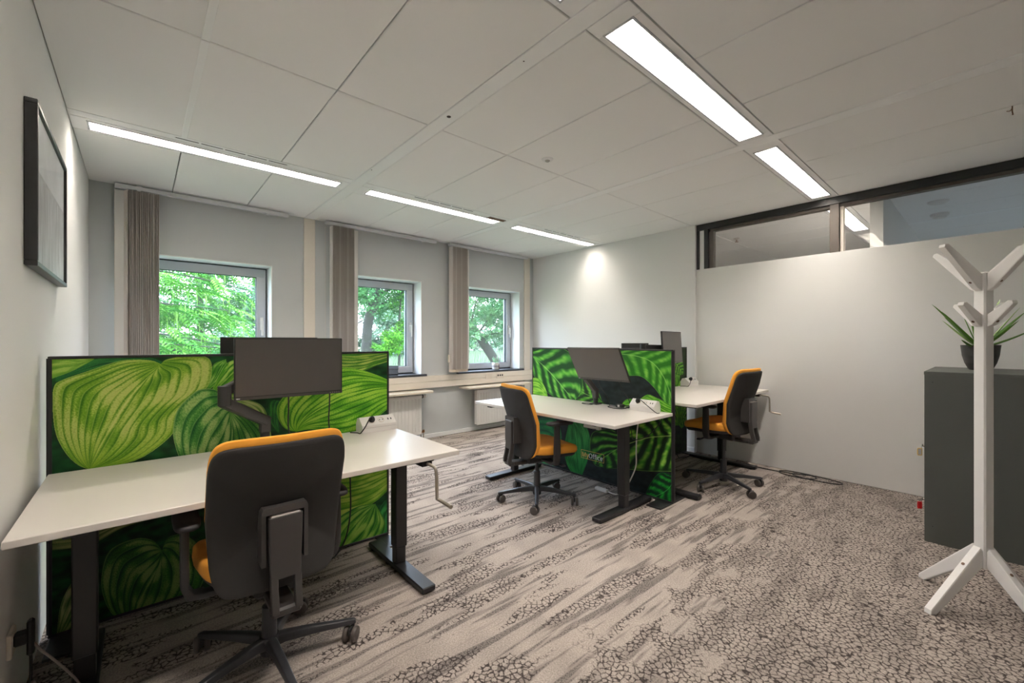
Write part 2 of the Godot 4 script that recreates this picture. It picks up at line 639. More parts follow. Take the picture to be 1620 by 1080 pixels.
# ------------------------------------------------------------------ ceiling
func build_ceiling() -> void:
	var c := structnode("ceiling", "suspended ceiling of white metal panels and rails")
	var mb := MB.new()
	mb.span(LEFT_B - 0.15, 9.2, H + 0.14, H + 0.3, -4.2, WIN_A + 0.3)
	part(c, "slab", mb, mats.void)
	# dividing upstands of the void over the walls, so no light comes over the top
	var mods := [[LEFT_B, 1.405, [0.23, 0.83]], [1.505, 3.22, [2.075, 2.675]], [3.32, 5.03, [3.90, 4.49]], [5.13, 6.85, [5.72, 6.3]], [6.95, 8.98, [7.55, 8.15]]]
	var bands := [[BACK_A, -1.46], [-1.46, -0.24], [-0.24, 0.985], [1.215, 2.42], [2.42, 3.67], [3.98, WIN_A]]
	var shared := {}
	for mi in mods.size():
		var md: Array = mods[mi]
		for bd in bands:
			var b_edges := [md[0]]
			b_edges.append_array(md[2])
			b_edges.append(md[1])
			for i in b_edges.size() - 1:
				if mi < 3:
					var bw: float = b_edges[i + 1] - b_edges[i] - 0.006
					var aw: float = bd[1] - bd[0] - 0.006
					var cut := 0.0
					var key := "%.3f_%.3f" % [bw, aw]
					if not shared.has(key):
						var m := MB.new()
						m.box(Vector3(0, 0.011, 0), Vector3(bw - cut, 0.022, aw), 0.0035)
						shared[key] = m.mesh()
					var o := part(c, "panel", shared[key], mats.ceiling_panel)
					o.position = v((b_edges[i] + b_edges[i + 1]) / 2, H, (bd[0] + bd[1]) / 2)
				else:
					# behind the glazing the panels run the other way, a narrow plank each
					var m2 := MB.new()
					m2.span(b_edges[i] + 0.003, b_edges[i + 1] - 0.003, H, H + 0.02, bd[0] + 0.003, bd[1] - 0.003, 0.003)
					part(c, "panel", m2, mats.ceiling_panel)
	# bands of plain panel in line with the lamps where no lamp is
	for mi in [3, 4]:
		var m3 := MB.new()
		m3.span(mods[mi][0], mods[mi][1], H, H + 0.02, 3.67, 3.98, 0.003)
		part(c, "panel", m3, mats.ceiling_panel)
	var m4 := MB.new()
	m4.span(mods[4][0], mods[4][1], H, H + 0.02, 0.985, 1.215, 0.003)
	part(c, "panel", m4, mats.ceiling_panel)
	# rails
	for e in [[1.405, 1.505], [3.22, 3.32], [6.85, 6.95]]:
		var m := MB.new()
		m.span(e[0] + 0.001, e[1] - 0.001, H - 0.002, H + 0.03, BACK_A, WIN_A, 0.004)
		part(c, "rail", m, mats.ceiling_rail)
	var mr := MB.new()
	mr.span(5.03, 5.13, H, H + 0.03, BACK_A, WIN_A, 0.002)
	part(c, "rail", mr, mats.ceiling_rail)
	for e in [[1.22, 2.416], [2.424, 3.665]]:
		var m := MB.new()
		m.span(0.213, 0.247, H - 0.004, H + 0.01, e[0], e[1], 0.002)
		part(c, "narrow_rail", m, mats.ceiling_rail)
	# holes and marks in the rail
	var hb := MB.new()
	hb.lathe([Vector2(0, -0.0035), Vector2(0.013, -0.0035), Vector2(0.014, 0.001)], 12, v(1.445, H, 2.24))
	hb.lathe([Vector2(0, -0.003), Vector2(0.004, -0.003), Vector2(0.005, 0.001)], 8, v(1.44, H, 1.55))
	hb.lathe([Vector2(0, -0.003), Vector2(0.005, -0.003), Vector2(0.005, 0.001)], 8, v(1.42, H, 3.35))
	part(c, "rail_hole", hb, mats.void)
	# lamps: row by the windows, row in the middle of the room
	var near := "wide recessed louvre lamp, "
	var far := "slim recessed louvre lamp near the window wall, "
	lamp(LEFT_B, 1.405, -0.25, 1.335, 3.76, 3.98, 3.80, 3.935, far + "above the picture end", "slim lamps along the window wall")
	lamp(1.505, 3.22, 1.60, 3.15, 3.76, 3.98, 3.80, 3.935, far + "between the two wide ceiling rails", "slim lamps along the window wall")
	lamp(3.32, 5.03, 3.43, 4.93, 3.76, 3.98, 3.80, 3.935, far + "beside the end wall", "slim lamps along the window wall")
	lamp(LEFT_B, 1.405, -0.23, 1.30, 0.985, 1.215, 1.03, 1.18, near + "only its tip showing at the top edge of the picture", "wide lamps across the middle of the room")
	lamp(1.505, 3.22, 1.60, 3.15, 0.985, 1.215, 1.03, 1.18, near + "the large bright one overhead in the middle of the room", "wide lamps across the middle of the room")
	lamp(3.32, 5.03, 3.43, 4.94, 0.985, 1.215, 1.03, 1.18, near + "ending at the glazed partition", "wide lamps across the middle of the room")
	lamp(5.13, 6.85, 5.25, 6.80, 0.985, 1.215, 1.03, 1.18, "recessed louvre lamp seen through the clerestory glazing", "wide lamps across the middle of the room")
	# slot diffusers beside the window row
	var di := 0
	for e in [[LEFT_B, 1.405, 0.18, 0.885, "above the left window"], [1.505, 3.22, 2.0, 2.705, "above the middle window"], [3.32, 5.03, 3.80, 4.50, "nearest the end wall"]]:
		var t := thing("air_slot_diffuser", "white ceiling air diffuser strip with five dark slots, " + e[4], "air diffuser", v((e[0] + e[1]) / 2, H, 3.71), 0, "slot diffusers beside the slim lamps")
		var m := MB.new()
		var cx: float = (e[0] + e[1]) / 2
		var hw: float = (e[1] - e[0]) / 2 - 0.002
		var s0: float = e[2] - cx
		var s1: float = e[3] - cx
		m.span(-hw, hw, 0, 0.02, -0.037, -0.007, 0.001)
		m.span(-hw, hw, 0, 0.02, 0.007, 0.044, 0.001)
		m.span(-hw, s0, 0, 0.02, -0.007, 0.007)
		m.span(s1, hw, 0, 0.02, -0.007, 0.007)
		var sl := (s1 - s0) / 5.0
		for i in range(1, 5):
			m.span(s0 + sl * i - 0.007, s0 + sl * i + 0.007, 0, 0.02, -0.007, 0.007)
		part(t, "plate", m, mats.ceiling_rail)
		for i in 5:
			m = MB.new()
			m.span(s0 + sl * i + 0.006, s0 + sl * (i + 1) - 0.006, 0.001, 0.019, -0.0072, 0.0072)
			part(t, "slot", m, mats.gasket)
		di += 1
	var gt := thing("air_grille", "small grey slotted ceiling grille beside the window row of lamps", "vent", v(3.07, H, 3.76))
	var gm := MB.new()
	gm.span(-0.12, 0.12, -0.004, 0.004, -0.03, 0.03, 0.001)
	part(gt, "plate", gm, mat("grille_grey", c8(150, 140, 132), 0.6))
	for i in 4:
		gm = MB.new()
		gm.span(-0.11, 0.11, -0.006, -0.003, -0.024 + i * 0.013, -0.016 + i * 0.013)
		part(gt, "slat", gm, mats.brown)


func lamp(m0: float, m1: float, b0: float, b1: float, a0: float, a1: float, o0: float, o1: float, label: String, group: String) -> void:
	var cb := (b0 + b1) / 2
	var ca := (o0 + o1) / 2
	var t := thing("ceiling_light", label, "ceiling light", v(cb, H, ca), 0, group)
	var L := b1 - b0
	var W := o1 - o0
	var m := MB.new()
	# flange that fills the band of the module
	m.span(m0 - cb + 0.002, b0 - cb, 0, 0.02, a0 - ca + 0.004, a1 - ca - 0.004, 0.002)
	m.span(b1 - cb, m1 - cb - 0.002, 0, 0.02, a0 - ca + 0.004, a1 - ca - 0.004, 0.002)
	m.span(b0 - cb, b1 - cb, 0, 0.02, a0 - ca + 0.004, o0 - ca, 0.001)
	m.span(b0 - cb, b1 - cb, 0, 0.02, o1 - ca, a1 - ca - 0.004, 0.001)
	part(t, "flange", m, mats.ceiling_rail)
	m = MB.new()
	for s in [-1, 1]:
		m.span(-L / 2 - 0.006, L / 2 + 0.006, -0.005, 0.008, s * W / 2 - 0.005, s * W / 2 + 0.005, 0.001)
		m.span(s * L / 2 - 0.005, s * L / 2 + 0.005, -0.005, 0.008, -W / 2, W / 2, 0.001)
	part(t, "frame", m, mats.aluminium)
	# housing: four walls and a lid
	m = MB.new()
	for s in [-1, 1]:
		m.span(-L / 2 - 0.004, L / 2 + 0.004, 0.004, 0.11, s * (W / 2 + 0.001), s * (W / 2 + 0.005))
		m.span(s * (L / 2 + 0.001), s * (L / 2 + 0.005), 0.004, 0.11, -W / 2, W / 2)
	m.span(-L / 2 - 0.005, L / 2 + 0.005, 0.108, 0.114, -W / 2 - 0.005, W / 2 + 0.005)
	part(t, "housing", m, mats.white_paint)
	# curved reflectors along both sides
	m = MB.new()
	for s in [-1.0, 1.0]:
		var prof := []
		for i in 6:
			var x: float = i / 5.0
			prof.append(Vector2(s * (W / 2 - 0.001 - 0.028 * x * x), 0.004 + 0.07 * x))
		for i in 5:
			var nn := Vector3(0, -0.5, s).normalized()
			m.quad(Vector3(-L / 2, prof[i].y, prof[i].x), Vector3(L / 2, prof[i].y, prof[i].x), Vector3(L / 2, prof[i + 1].y, prof[i + 1].x), Vector3(-L / 2, prof[i + 1].y, prof[i + 1].x), nn)
	part(t, "reflector", m, mats.reflector)
	# glowing tube face
	m = MB.new()
	m.span(-L / 2 + 0.002, L / 2 - 0.002, 0.078, 0.084, -W / 2 + 0.012, W / 2 - 0.012, 0.002)
	part(t, "glowing_tube", m, mats.lamp_glow)
	# louvre blades, V shaped
	m = MB.new()
	var hw := W / 2 - 0.004
	m.prism(PackedVector2Array([Vector2(-0.0015, 0.004), Vector2(0.0015, 0.004), Vector2(0.010, 0.05), Vector2(-0.010, 0.05)]), Vector3(0, 0, -hw), Vector3.RIGHT, Vector3.UP, Vector3(0, 0, 1), hw * 2)
	var bm := m.mesh()
	var nb := 18
	for i in nb:
		var o := part(t, "louvre_blade", bm, mats.reflector)
		o.position.x = -L / 2 + L * (i + 1) / (nb + 1.0)
	var al := AreaLight3D.new()
	al.name = "lamp_light"
	al.area_size = Vector2(L - 0.06, W - 0.04)
	al.light_color = Color(1.0, 0.97, 0.935)
	al.light_energy = LAMP_ENERGY
	al.area_range = 20.0
	al.area_attenuation = 2.0
	al.shadow_enabled = true
	al.rotation.x = -PI / 2
	al.position = Vector3(0, 0.074, 0)
	t.add_child(al)


# ------------------------------------------------------------------ windows
func build_windows() -> void:
	var where := ["left", "middle", "right"]
	for k in 3:
		var r := win_right(k)
		var l := r - 1.2
		var w := structnode("window_%d" % (k + 1), "grey framed window, the %s one of the three" % where[k])
		w.position = v(0, 0, 0)
		var z0 := 0.89
		var z1 := 2.155
		var fa := 5.40
		# reveal lining
		var m := MB.new()
		m.span(l, l + 0.008, z0, z1, WIN_A - 0.001, fa + 0.02)
		m.span(r - 0.008, r, z0, z1, WIN_A - 0.001, fa + 0.02)
		m.span(l, r, z1 - 0.008, z1, WIN_A - 0.001, fa + 0.02)
		part(w, "reveal", m, mats.white_paint)
		# fixed frame
		m = MB.new()
		ring(m, l + 0.008, r - 0.008, z0, z1 - 0.008, fa, 5.47, 0.05)
		part(w, "fixed_frame", m, mats.aluminium_dark)
		m = MB.new()
		ring(m, l + 0.022, r - 0.022, z0 + 0.014, z1 - 0.022, fa - 0.022, 5.46, 0.088)
		part(w, "sash", m, mats.aluminium)
		m = MB.new()
		ring(m, l + 0.108, r - 0.108, z0 + 0.10, z1 - 0.108, fa - 0.012, 5.44, 0.006)
		part(w, "gasket", m, mats.gasket)
		m = MB.new()
		m.span(l + 0.11, r - 0.11, z0 + 0.10, z1 - 0.11, 5.425, 5.431)
		part(w, "pane", m, mats.pane_glass)
		# handle
		m = MB.new()
		var hb := r - 0.062
		m.span(hb - 0.016, hb + 0.016, 1.46, 1.60, fa - 0.032, fa - 0.021, 0.003)
		m.cyl(v(hb, 1.555, fa - 0.045), 0.010, 0.04, 12, Basis(Vector3.RIGHT, PI / 2))
		m.span(hb - 0.011, hb + 0.011, 1.40, 1.565, fa - 0.075, fa - 0.06, 0.004)
		part(w, "handle", m, mats.white_plastic)
		# slate sill
		m = MB.new()
		m.span(l - 0.05, r + 0.055, z0 - 0.028, z0, WIN_A - 0.055, WIN_A - 0.001, 0.003)
		m.span(l + 0.001, r - 0.001, z0 - 0.028, z0, WIN_A - 0.002, 5.47, 0.001)
		part(w, "sill", m, mats.slate)
	# cable duct under the sills
	var d := structnode("trim_3", "cream cable duct along the window wall")
	for e in [[0.695, 0.782], [0.785, 0.862]]:
		var m := MB.new()
		m.span(LEFT_B + 0.002, END_B - 0.002, e[0], e[1], WIN_A - 0.052, WIN_A - 0.001, 0.003)
		part(d, "cover", m, mats.duct_cream)
	build_blinds()
	build_radiators()


# a rectangular ring, w wide
func ring(m: MB, l: float, r: float, z0: float, z1: float, a0: float, a1: float, w: float) -> void:
	m.span(l, r, z1 - w, z1, a0, a1, 0.003)
	m.span(l, r, z0, z0 + w, a0, a1, 0.003)
	m.span(l, l + w, z0 + w, z1 - w, a0, a1, 0.003)
	m.span(r - w, r, z0 + w, z1 - w, a0, a1, 0.003)


func build_blinds() -> void:
	# [headrail from, to, vanes from, to, count, which]
	var sets := [[-0.165, 1.215, -0.095, 0.118, 16, "left"], [1.60, 3.06, 1.67, 1.915, 15, "middle"], [3.27, 4.79, 3.31, 3.56, 14, "right"]]
	for s in sets:
		var t := thing("vertical_blind", "grey vertical blind drawn aside, hanging over the %s window" % s[5], "blind", v(s[0], 0, WIN_A - 0.10), 0, "vertical blinds over the windows")
		var m := MB.new()
		var L: float = s[1] - s[0]
		m.span(0, L, H - 0.052, H - 0.016, -0.022, 0.022, 0.003)
		part(t, "headrail", m, mats.rail_white)
		for x in [0.16, L - 0.2]:
			m = MB.new()
			m.span(x - 0.02, x + 0.02, H - 0.02, H - 0.003, -0.012, 0.10, 0.002)
			m.span(x - 0.014, x + 0.014, H - 0.06, H - 0.05, -0.024, 0.024, 0.002)
			part(t, "bracket", m, mats.rail_white)
		var n: int = s[4]
		var zb := 0.935
		var zt := H - 0.06
		# one vane: a slightly curved strip, 0.09 wide, seen almost edge on
		var vm := MB.new()
		vane(vm, zb, zt)
		var vmesh := vm.mesh()
		var wm := MB.new()
		wm.span(-0.003, 0.003, zb - 0.035, zb + 0.004, -0.046, 0.046, 0.002)
		var wmesh := wm.mesh()
		var b0: float = s[2] - s[0]
		var b1: float = s[3] - s[0]
		for i in n:
			var f: float = i / (n - 1.0)
			var o := part(t, "vane", vmesh, mats.blind_light if (i * 7 + n) % 5 == 0 else mats.blind_dark)
			o.position = Vector3(lerpf(b0, b1, f) + rng.randf_range(-0.002, 0.002), 0, 0)
			o.rotation.y = rng.randf_range(0.0, 0.1) + (0.30 if s[5] == "left" else 0.06)
			var wo := MeshInstance3D.new()
			wo.name = "bottom_weight"
			wo.mesh = wmesh
			wo.material_override = mats.shelf_cream
			o.add_child(wo)
		# the last vane lies flat against the stack
		var fo := part(t, "vane", vmesh, mats.white_plastic)
		fo.rotation.y = PI / 2 - 0.1
		fo.position = Vector3(b0 - 0.028 if s[5] == "left" else b1 + 0.03, 0, -0.03)
		# bead chain and its weight
		m = MB.new()
		for i in 56:
			m.lathe([Vector2(0, -0.003), Vector2(0.0028, 0), Vector2(0, 0.003)], 6, Vector3(0.0, H - 0.08 - i * 0.027, 0.0), Basis.IDENTITY, true)
			if i < 55:
				m.tube([Vector3(0.0, H - 0.08 - i * 0.027, 0), Vector3(0, H - 0.107 - i * 0.027, 0)], 0.001, 4, false)
		part(t, "bead_chain", m, mats.cream_plastic)
		m = MB.new()
		m.box(Vector3(0.0, H - 0.08 - 56 * 0.027 - 0.05, 0), Vector3(0.022, 0.11, 0.022), 0.004)
		part(t, "chain_weight", m, mats.cream_plastic)


func vane(m: MB, zb: float, zt: float) -> void:
	var th := 0.0012
	var pr := []
	for i in 7:
		var x := lerpf(-0.045, 0.045, i / 6.0)
		pr.append(Vector2(0.004 * (1.0 - pow(x / 0.045, 2)), x))
	var lo := []
	var hi := []
	for q in pr:
		lo.append(Vector3(q.x + th, zb, q.y)); hi.append(Vector3(q.x + th, zt, q.y))
	for i in range(pr.size() - 1, -1, -1):
		lo.append(Vector3(pr[i].x - th, zb, pr[i].y)); hi.append(Vector3(pr[i].x - th, zt, pr[i].y))
	m.loft([lo, hi])


func build_radiators() -> void:
	var sets := [[1.90, 2.82, 1.74, 2.955, "middle"], [3.735, 4.66, 3.51, 4.77, "right"]]
	for s in sets:
		var t := thing("radiator", "white panel radiator under the %s window" % s[4], "radiator", v((s[0] + s[1]) / 2, 0.1, WIN_A - 0.10), 0, "radiators under the windows")
		var hw: float = (s[1] - s[0]) / 2
		# front panel with pressed ribs
		var m := MB.new()
		m.box(Vector3(0, 0.26, 0.035), Vector3(hw * 2, 0.52, 0.012), 0.004)
		var nr := 18
		for i in nr:
			var x := -hw + 0.03 + (hw * 2 - 0.06) * i / (nr - 1.0)
			m.box(Vector3(x, 0.26, 0.0425), Vector3(0.026, 0.44, 0.007), 0.003)
		part(t, "front_panel", m, mats.radiator_white)
		m = MB.new()
		m.box(Vector3(0, 0.26, -0.035), Vector3(hw * 2 - 0.04, 0.5, 0.012), 0.004)
		part(t, "rear_panel", m, mats.radiator_white)
		for sx in [-1.0, 1.0]:
			m = MB.new()
			m.box(Vector3(sx * (hw - 0.004), 0.26, 0), Vector3(0.008, 0.5, 0.055), 0.002)
			part(t, "side_cover", m, mats.radiator_white)
		m = MB.new()
		for i in 22:
			var x := -hw + 0.03 + (hw * 2 - 0.06) * i / 21.0
			m.box(Vector3(x, 0.525, 0.0), Vector3(0.022, 0.004, 0.05), 0.001)
		part(t, "top_grille", m, mats.radiator_white)
		for sx in [-0.6, 0.6]:
			m = MB.new()
			m.box(Vector3(sx * hw, 0.3, -0.067), Vector3(0.04, 0.3, 0.056), 0.003)
			part(t, "wall_bracket", m, mats.radiator_white)
		if s[4] == "middle":
			m = MB.new()
			m.tube([Vector3(hw + 0.012, 0.52, 0.0), Vector3(hw + 0.012, -0.055, 0.0)], 0.008, 10)
			m.tube([Vector3(hw + 0.05, 0.03, 0.0), Vector3(hw + 0.05, -0.098, 0.0)], 0.008, 10)
			m.tube([Vector3(hw + 0.01, -0.055, 0.0), Vector3(hw + 0.012, -0.098, 0.0)], 0.008, 10)
			part(t, "pipe", m, mats.crank_grey)
			m = MB.new()
			m.cyl(Vector3(hw + 0.012, 0.02, 0), 0.016, 0.035, 12)
			m.cyl(Vector3(hw + 0.05, 0.03, 0), 0.016, 0.035, 12)
			m.cyl(Vector3(hw + 0.03, 0.02, 0), 0.009, 0.05, 10, Basis(Vector3(0, 0, 1), PI / 2))
			part(t, "valve", m, mats.brass)
			m = MB.new()
			m.lathe([Vector2(0, 0), Vector2(0.022, 0.0), Vector2(0.024, 0.02), Vector2(0.024, 0.05), Vector2(0.018, 0.075), Vector2(0, 0.078)], 16, Vector3(hw + 0.02, 0.50, 0.0), Basis(Vector3(0, 0, 1), -PI / 2))
			part(t, "thermostat_knob", m, mats.white_plastic)
			m = MB.new()
			m.cyl(Vector3(hw + 0.03, 0.50, 0.0), 0.026, 0.014, 16, Basis(Vector3(0, 0, 1), PI / 2))
			part(t, "thermostat_collar", m, mats.frame_black)
		# wooden shelf over the radiator, rounded front corners
		var st := thing("radiator_shelf", "cream wooden shelf over the radiator of the %s window" % s[4], "shelf", v((s[2] + s[3]) / 2, 0.652, WIN_A), 0, "shelves over the radiators")
		m = MB.new()
		var w: float = (s[3] - s[2]) / 2
		var poly := PackedVector2Array([Vector2(-w, -0.002), Vector2(w, -0.002)])
		for i in 7:
			var g := i / 6.0 * PI / 2
			poly.append(Vector2(w - 0.05 + 0.05 * cos(g), 0.20 + 0.05 * sin(g)))
		for i in 7:
			var g := PI / 2 + i / 6.0 * PI / 2
			poly.append(Vector2(-w + 0.05 + 0.05 * cos(g), 0.20 + 0.05 * sin(g)))
		m.prism(poly, Vector3.ZERO, Vector3.RIGHT, Vector3(0, 0, 1), Vector3.UP, 0.024)
		part(st, "board", m, mats.shelf_cream)
		for sx in [-0.7, 0.7]:
			m = MB.new()
			m.box(Vector3(sx * w, -0.006, 0.09), Vector3(0.03, 0.012, 0.18), 0.002)
			m.box(Vector3(sx * w, -0.011, 0.008), Vector3(0.03, 0.02, 0.014), 0.002)
			part(st, "bracket", m, mats.brown)


# ------------------------------------------------------------------ glazed partition
func build_partition() -> void:
	var w := structnode("window_4", "clerestory glazing in a dark frame over the white partition")
	var b := PART_B
	var m := MB.new()
	m.span(b - 0.012, b + 0.1, H - 0.072, H - 0.001, -3.9, 2.372, 0.003)
	part(w, "head_rail", m, mats.frame_black)
	m = MB.new()
	m.span(b + 0.02, b + 0.09, H - 0.1, H - 0.07, -3.9, 2.22, 0.002)
	part(w, "glazing_bead", m, mats.frame_brown)
	m = MB.new()
	m.span(b - 0.006, b + 0.1, 2.2, H - 0.07, 2.345, 2.374, 0.002)
	part(w, "end_post", m, mats.frame_black)
	m = MB.new()
	m.span(b + 0.01, b + 0.09, 2.2, H - 0.07, 2.285, 2.344, 0.002)
	part(w, "infill_strip", m, mats.white_paint)
	m = MB.new()
	m.span(b - 0.006, b + 0.1, 2.2, H - 0.07, 2.235, 2.284, 0.002)
	part(w, "post", m, mats.frame_black)
	m = MB.new()
	m.span(b + 0.02, b + 0.09, 2.2, H - 0.1, 2.185, 2.234, 0.002)
	part(w, "glazing_bead", m, mats.frame_brown)
	m = MB.new()
	m.span(b - 0.004, b + 0.1, 2.2, H - 0.07, 0.985, 1.06, 0.003)
	part(w, "mullion", m, mats.frame_brown)
	m = MB.new()
	m.span(b + 0.02, b + 0.09, 2.2, H - 0.1, 0.955, 0.984, 0.002)
	part(w, "glazing_bead", m, mats.column_cream)
	m = MB.new()
	m.span(b + 0.045, b + 0.055, 2.2, H - 0.07, 1.06, 2.19)
	part(w, "pane", m, mats.partition_glass)
	m = MB.new()
	m.span(b + 0.045, b + 0.055, 2.2, H - 0.07, -3.9, 0.96)
	part(w, "pane", m, mats.partition_glass)
	# fittings on the ceilings behind the glass
	for e in [[6.0, 0.37, "flat", "flat white round detector on the ceiling of the dark room behind the glazing"], [6.59, 0.395, "deep", "deeper white round detector farther back on the dark room's ceiling"]]:
		var t := thing("smoke_detector", e[3], "detector", v(e[0], H, e[1]))
		m = MB.new()
		m.lathe([Vector2(0.0, -0.03), Vector2(0.045, -0.028), Vector2(0.075, -0.014), Vector2(0.085, 0)] if e[2] == "flat" else [Vector2(0, -0.05), Vector2(0.05, -0.05), Vector2(0.06, -0.03), Vector2(0.075, -0.025), Vector2(0.08, 0)], 24)
		part(t, "body", m, mats.white_plastic)
	var sp := thing("sprinkler_head", "small sprinkler head on the ceiling behind the left clerestory pane", "sprinkler", v(6.09, H, 2.31))
	m = MB.new()
	m.lathe([Vector2(0.0, -0.02), Vector2(0.035, -0.012), Vector2(0.045, 0)], 16)
	part(sp, "rose", m, mats.white_plastic)
	m = MB.new()
	m.tube([Vector3(0, -0.01, 0), Vector3(0, -0.05, 0)], 0.01, 8)
	m.cyl(Vector3(0, -0.05, 0), 0.022, 0.004, 12)
	part(sp, "nozzle", m, mats.brown)


# ------------------------------------------------------------------ printed leaf panels
# A print is painted leaf by leaf: each leaf is a patch between a left and a right outline that both run from its base to its tip.
var canvas: PackedByteArray
var cw := 0
var ch := 0
var pn := FastNoiseLite.new()


func canvas_new(w: int, h: int, c: Color) -> void:
	cw = w
	ch = h
	canvas = PackedByteArray()
	canvas.resize(w * h * 3)
	pn.frequency = 1.0
	pn.fractal_octaves = 2
	for i in w * h:
		var y := i / w
		var x := i % w
		var t := 1.0 + 0.5 * pn.get_noise_2d(x * 0.012, y * 0.02)
		canvas[i * 3] = clampi(int(c.r8 * t), 0, 255)
		canvas[i * 3 + 1] = clampi(int(c.g8 * t), 0, 255)
		canvas[i * 3 + 2] = clampi(int(c.b8 * t), 0, 255)


# kind 0: lengthwise arching ribs (hosta); kind 1: light and dark bars across (calathea)
func leaf(Lp: Array, Rp: Array, Mp: Array, kind: int, ribs: float, dark: Color, mid: Color, pale: Color, sd := 0.0) -> void:
	var ns := 44
	var nw := 14
	var grid := []
	for i in ns + 1:
		var s := float(i) / ns
		var row := []
		var l: Vector2 = crom(Lp, s)
		var r: Vector2 = crom(Rp, s)
		var m: Vector2 = crom(Mp, s) if Mp.size() > 1 else (l + r) * 0.5
		for j in nw + 1:
			var w := float(j) / nw * 2.0 - 1.0
			var p := m.lerp(r, w) if w >= 0 else m.lerp(l, -w)
			row.append(p * Vector2(cw, ch))
		grid.append(row)
	var dl := dark
	for i in ns:
		for j in nw:
			var a: Vector2 = grid[i][j]
			var b: Vector2 = grid[i][j + 1]
			var c: Vector2 = grid[i + 1][j + 1]
			var d: Vector2 = grid[i + 1][j]
			var lo := a.min(b).min(c).min(d)
			var hi := a.max(b).max(c).max(d)
			if hi.x < 0 or hi.y < 0 or lo.x >= cw or lo.y >= ch:
				continue
			var nu := int(maxf(a.distance_to(d), b.distance_to(c)) * 1.25) + 2
			var nv := int(maxf(a.distance_to(b), d.distance_to(c)) * 1.25) + 2
			for iu in nu:
				var fu := float(iu) / nu
				var s := (i + fu) / ns
				var pa := a.lerp(d, fu)
				var pb := b.lerp(c, fu)
				for iv in nv:
					var fv := float(iv) / nv
					var p := pa.lerp(pb, fv)
					var x := int(p.x)
					var y := int(p.y)
					if x < 0 or y < 0 or x >= cw or y >= ch:
						continue
					var w := (j + fv) / nw * 2.0 - 1.0
					var aw := absf(w)
					var col: Color
					if kind == 0:
						var ph := (w * 0.5 + 0.5) * ribs
						var f := ph - floorf(ph)
						var rid := sin(PI * f)
						var g2 := f if w > 0 else 1.0 - f
						var side := 1.0 - smoothstep(0.45, 1.0, g2) * 1.15
						var big := pn.get_noise_2d(s * 2.6 + sd, w * 2.2 + sd) + 0.35 * pn.get_noise_2d(s * 3.0, floorf(ph) * 1.7 + sd)
						var fine := pn.get_noise_2d(s * 90.0 + sd, w * 22.0)
						var lit := clampf(0.18 + rid * 0.22 + side * 0.58 + big * 0.55 + fine * 0.12, 0, 1)
						col = dark.lerp(mid, lit)
						col = col.lerp(pale, clampf((lit - 0.55) * 1.5 + big * 0.8 + fine * 0.3, 0, 1) * 0.66 * clampf(sin(PI * minf(s * 1.1, 1.0)) * 1.6, 0, 1))
						col = col.lightened(0.05 * fine) if fine > 0 else col.darkened(-0.14 * fine)
						var e := minf(f, 1.0 - f) * (1.0 - 0.55 * s) / ribs
						if e < 0.0055:
							col = col.lerp(pale.lerp(mid, 0.55), 0.6 * (1.0 - e / 0.0055))
						if aw < 0.022:
							col = col.lerp(pale, 0.8 * (1.0 - aw / 0.022) * (1.0 - 0.5 * s))
						if aw > 0.965:
							col = col.lerp(pale.lerp(mid, 0.4), (aw - 0.965) * 20.0)
					else:
						var q := s * ribs - aw * 1.6 * (1.0 - 0.3 * s) + 0.12 * pn.get_noise_2d(s * 4.0 + sd, w * 2.0)
						var f := q - floorf(q)
						var bar := clampf((0.36 - absf(f - 0.5)) * 3.4, 0, 1) * clampf((1.0 - aw) * 6.0, 0.25, 1)
						var soft := pn.get_noise_2d(s * 5.0 + sd, w * 4.0 + sd)
						col = dark.lerp(mid, bar)
						col = col.lerp(pale, clampf(bar * (0.35 + soft * 1.2 + aw * 0.3), 0, 1) * 0.8)
						var hair := pn.get_noise_2d(q * 34.0, w * 3.0)
						col = col.darkened(0.16 * absf(hair))
						if aw < 0.035:
							col = col.lerp(pale.lightened(0.15), 0.9 * (1.0 - aw / 0.035))
						if aw > 0.97:
							col = col.lerp(pale, (aw - 0.97) * 22.0)
					var o := (y * cw + x) * 3
					canvas[o] = col.r8
					canvas[o + 1] = col.g8
					canvas[o + 2] = col.b8


func canvas_mat(called: String) -> StandardMaterial3D:
	var m := mat(called, Color.WHITE, 0.55, 0.0, 0.35)
	m.albedo_texture = ImageTexture.create_from_image(Image.create_from_data(cw, ch, false, Image.FORMAT_RGB8, canvas))
	m.texture_repeat = false
	return m


# photo pixel -> (u, v) on the front of the first and second screen
func uv1(x: float, y: float) -> Vector2:
	var t := (x - 76.0) / 539.5
	var dl := 1.87
	var dr := 2.89
	var s := t * dl / (dr - t * (dr - dl))
	var D := dl + (dr - dl) * s
	var top := 540.0 + 670.4 * (CAM_Z - 1.255) / D
	var bot := 540.0 + 670.4 * (CAM_Z - 0.035) / D
	return Vector2(s, (y - top) / (bot - top))


func uv2(x: float, y: float) -> Vector2:
	var t := (x - 845.0) / 216.5
	var dl := 4.72
	var dr := 3.49
	var s := t * dl / (dr - t * (dr - dl))
	var D := dl + (dr - dl) * s
	var top := 540.0 + 670.4 * (CAM_Z - 1.255) / D
	var bot := 540.0 + 670.4 * (CAM_Z - 0.035) / D
	return Vector2(s, (y - top) / (bot - top))


func pts(list: Array, k: float, ox: float, oy: float, second := false) -> Array:
	var out := []
	for i in range(0, list.size(), 2):
		var x: float = list[i] / k + ox
		var y: float = list[i + 1] / k + oy
		out.append(uv2(x, y) if second else uv1(x, y))
	return out


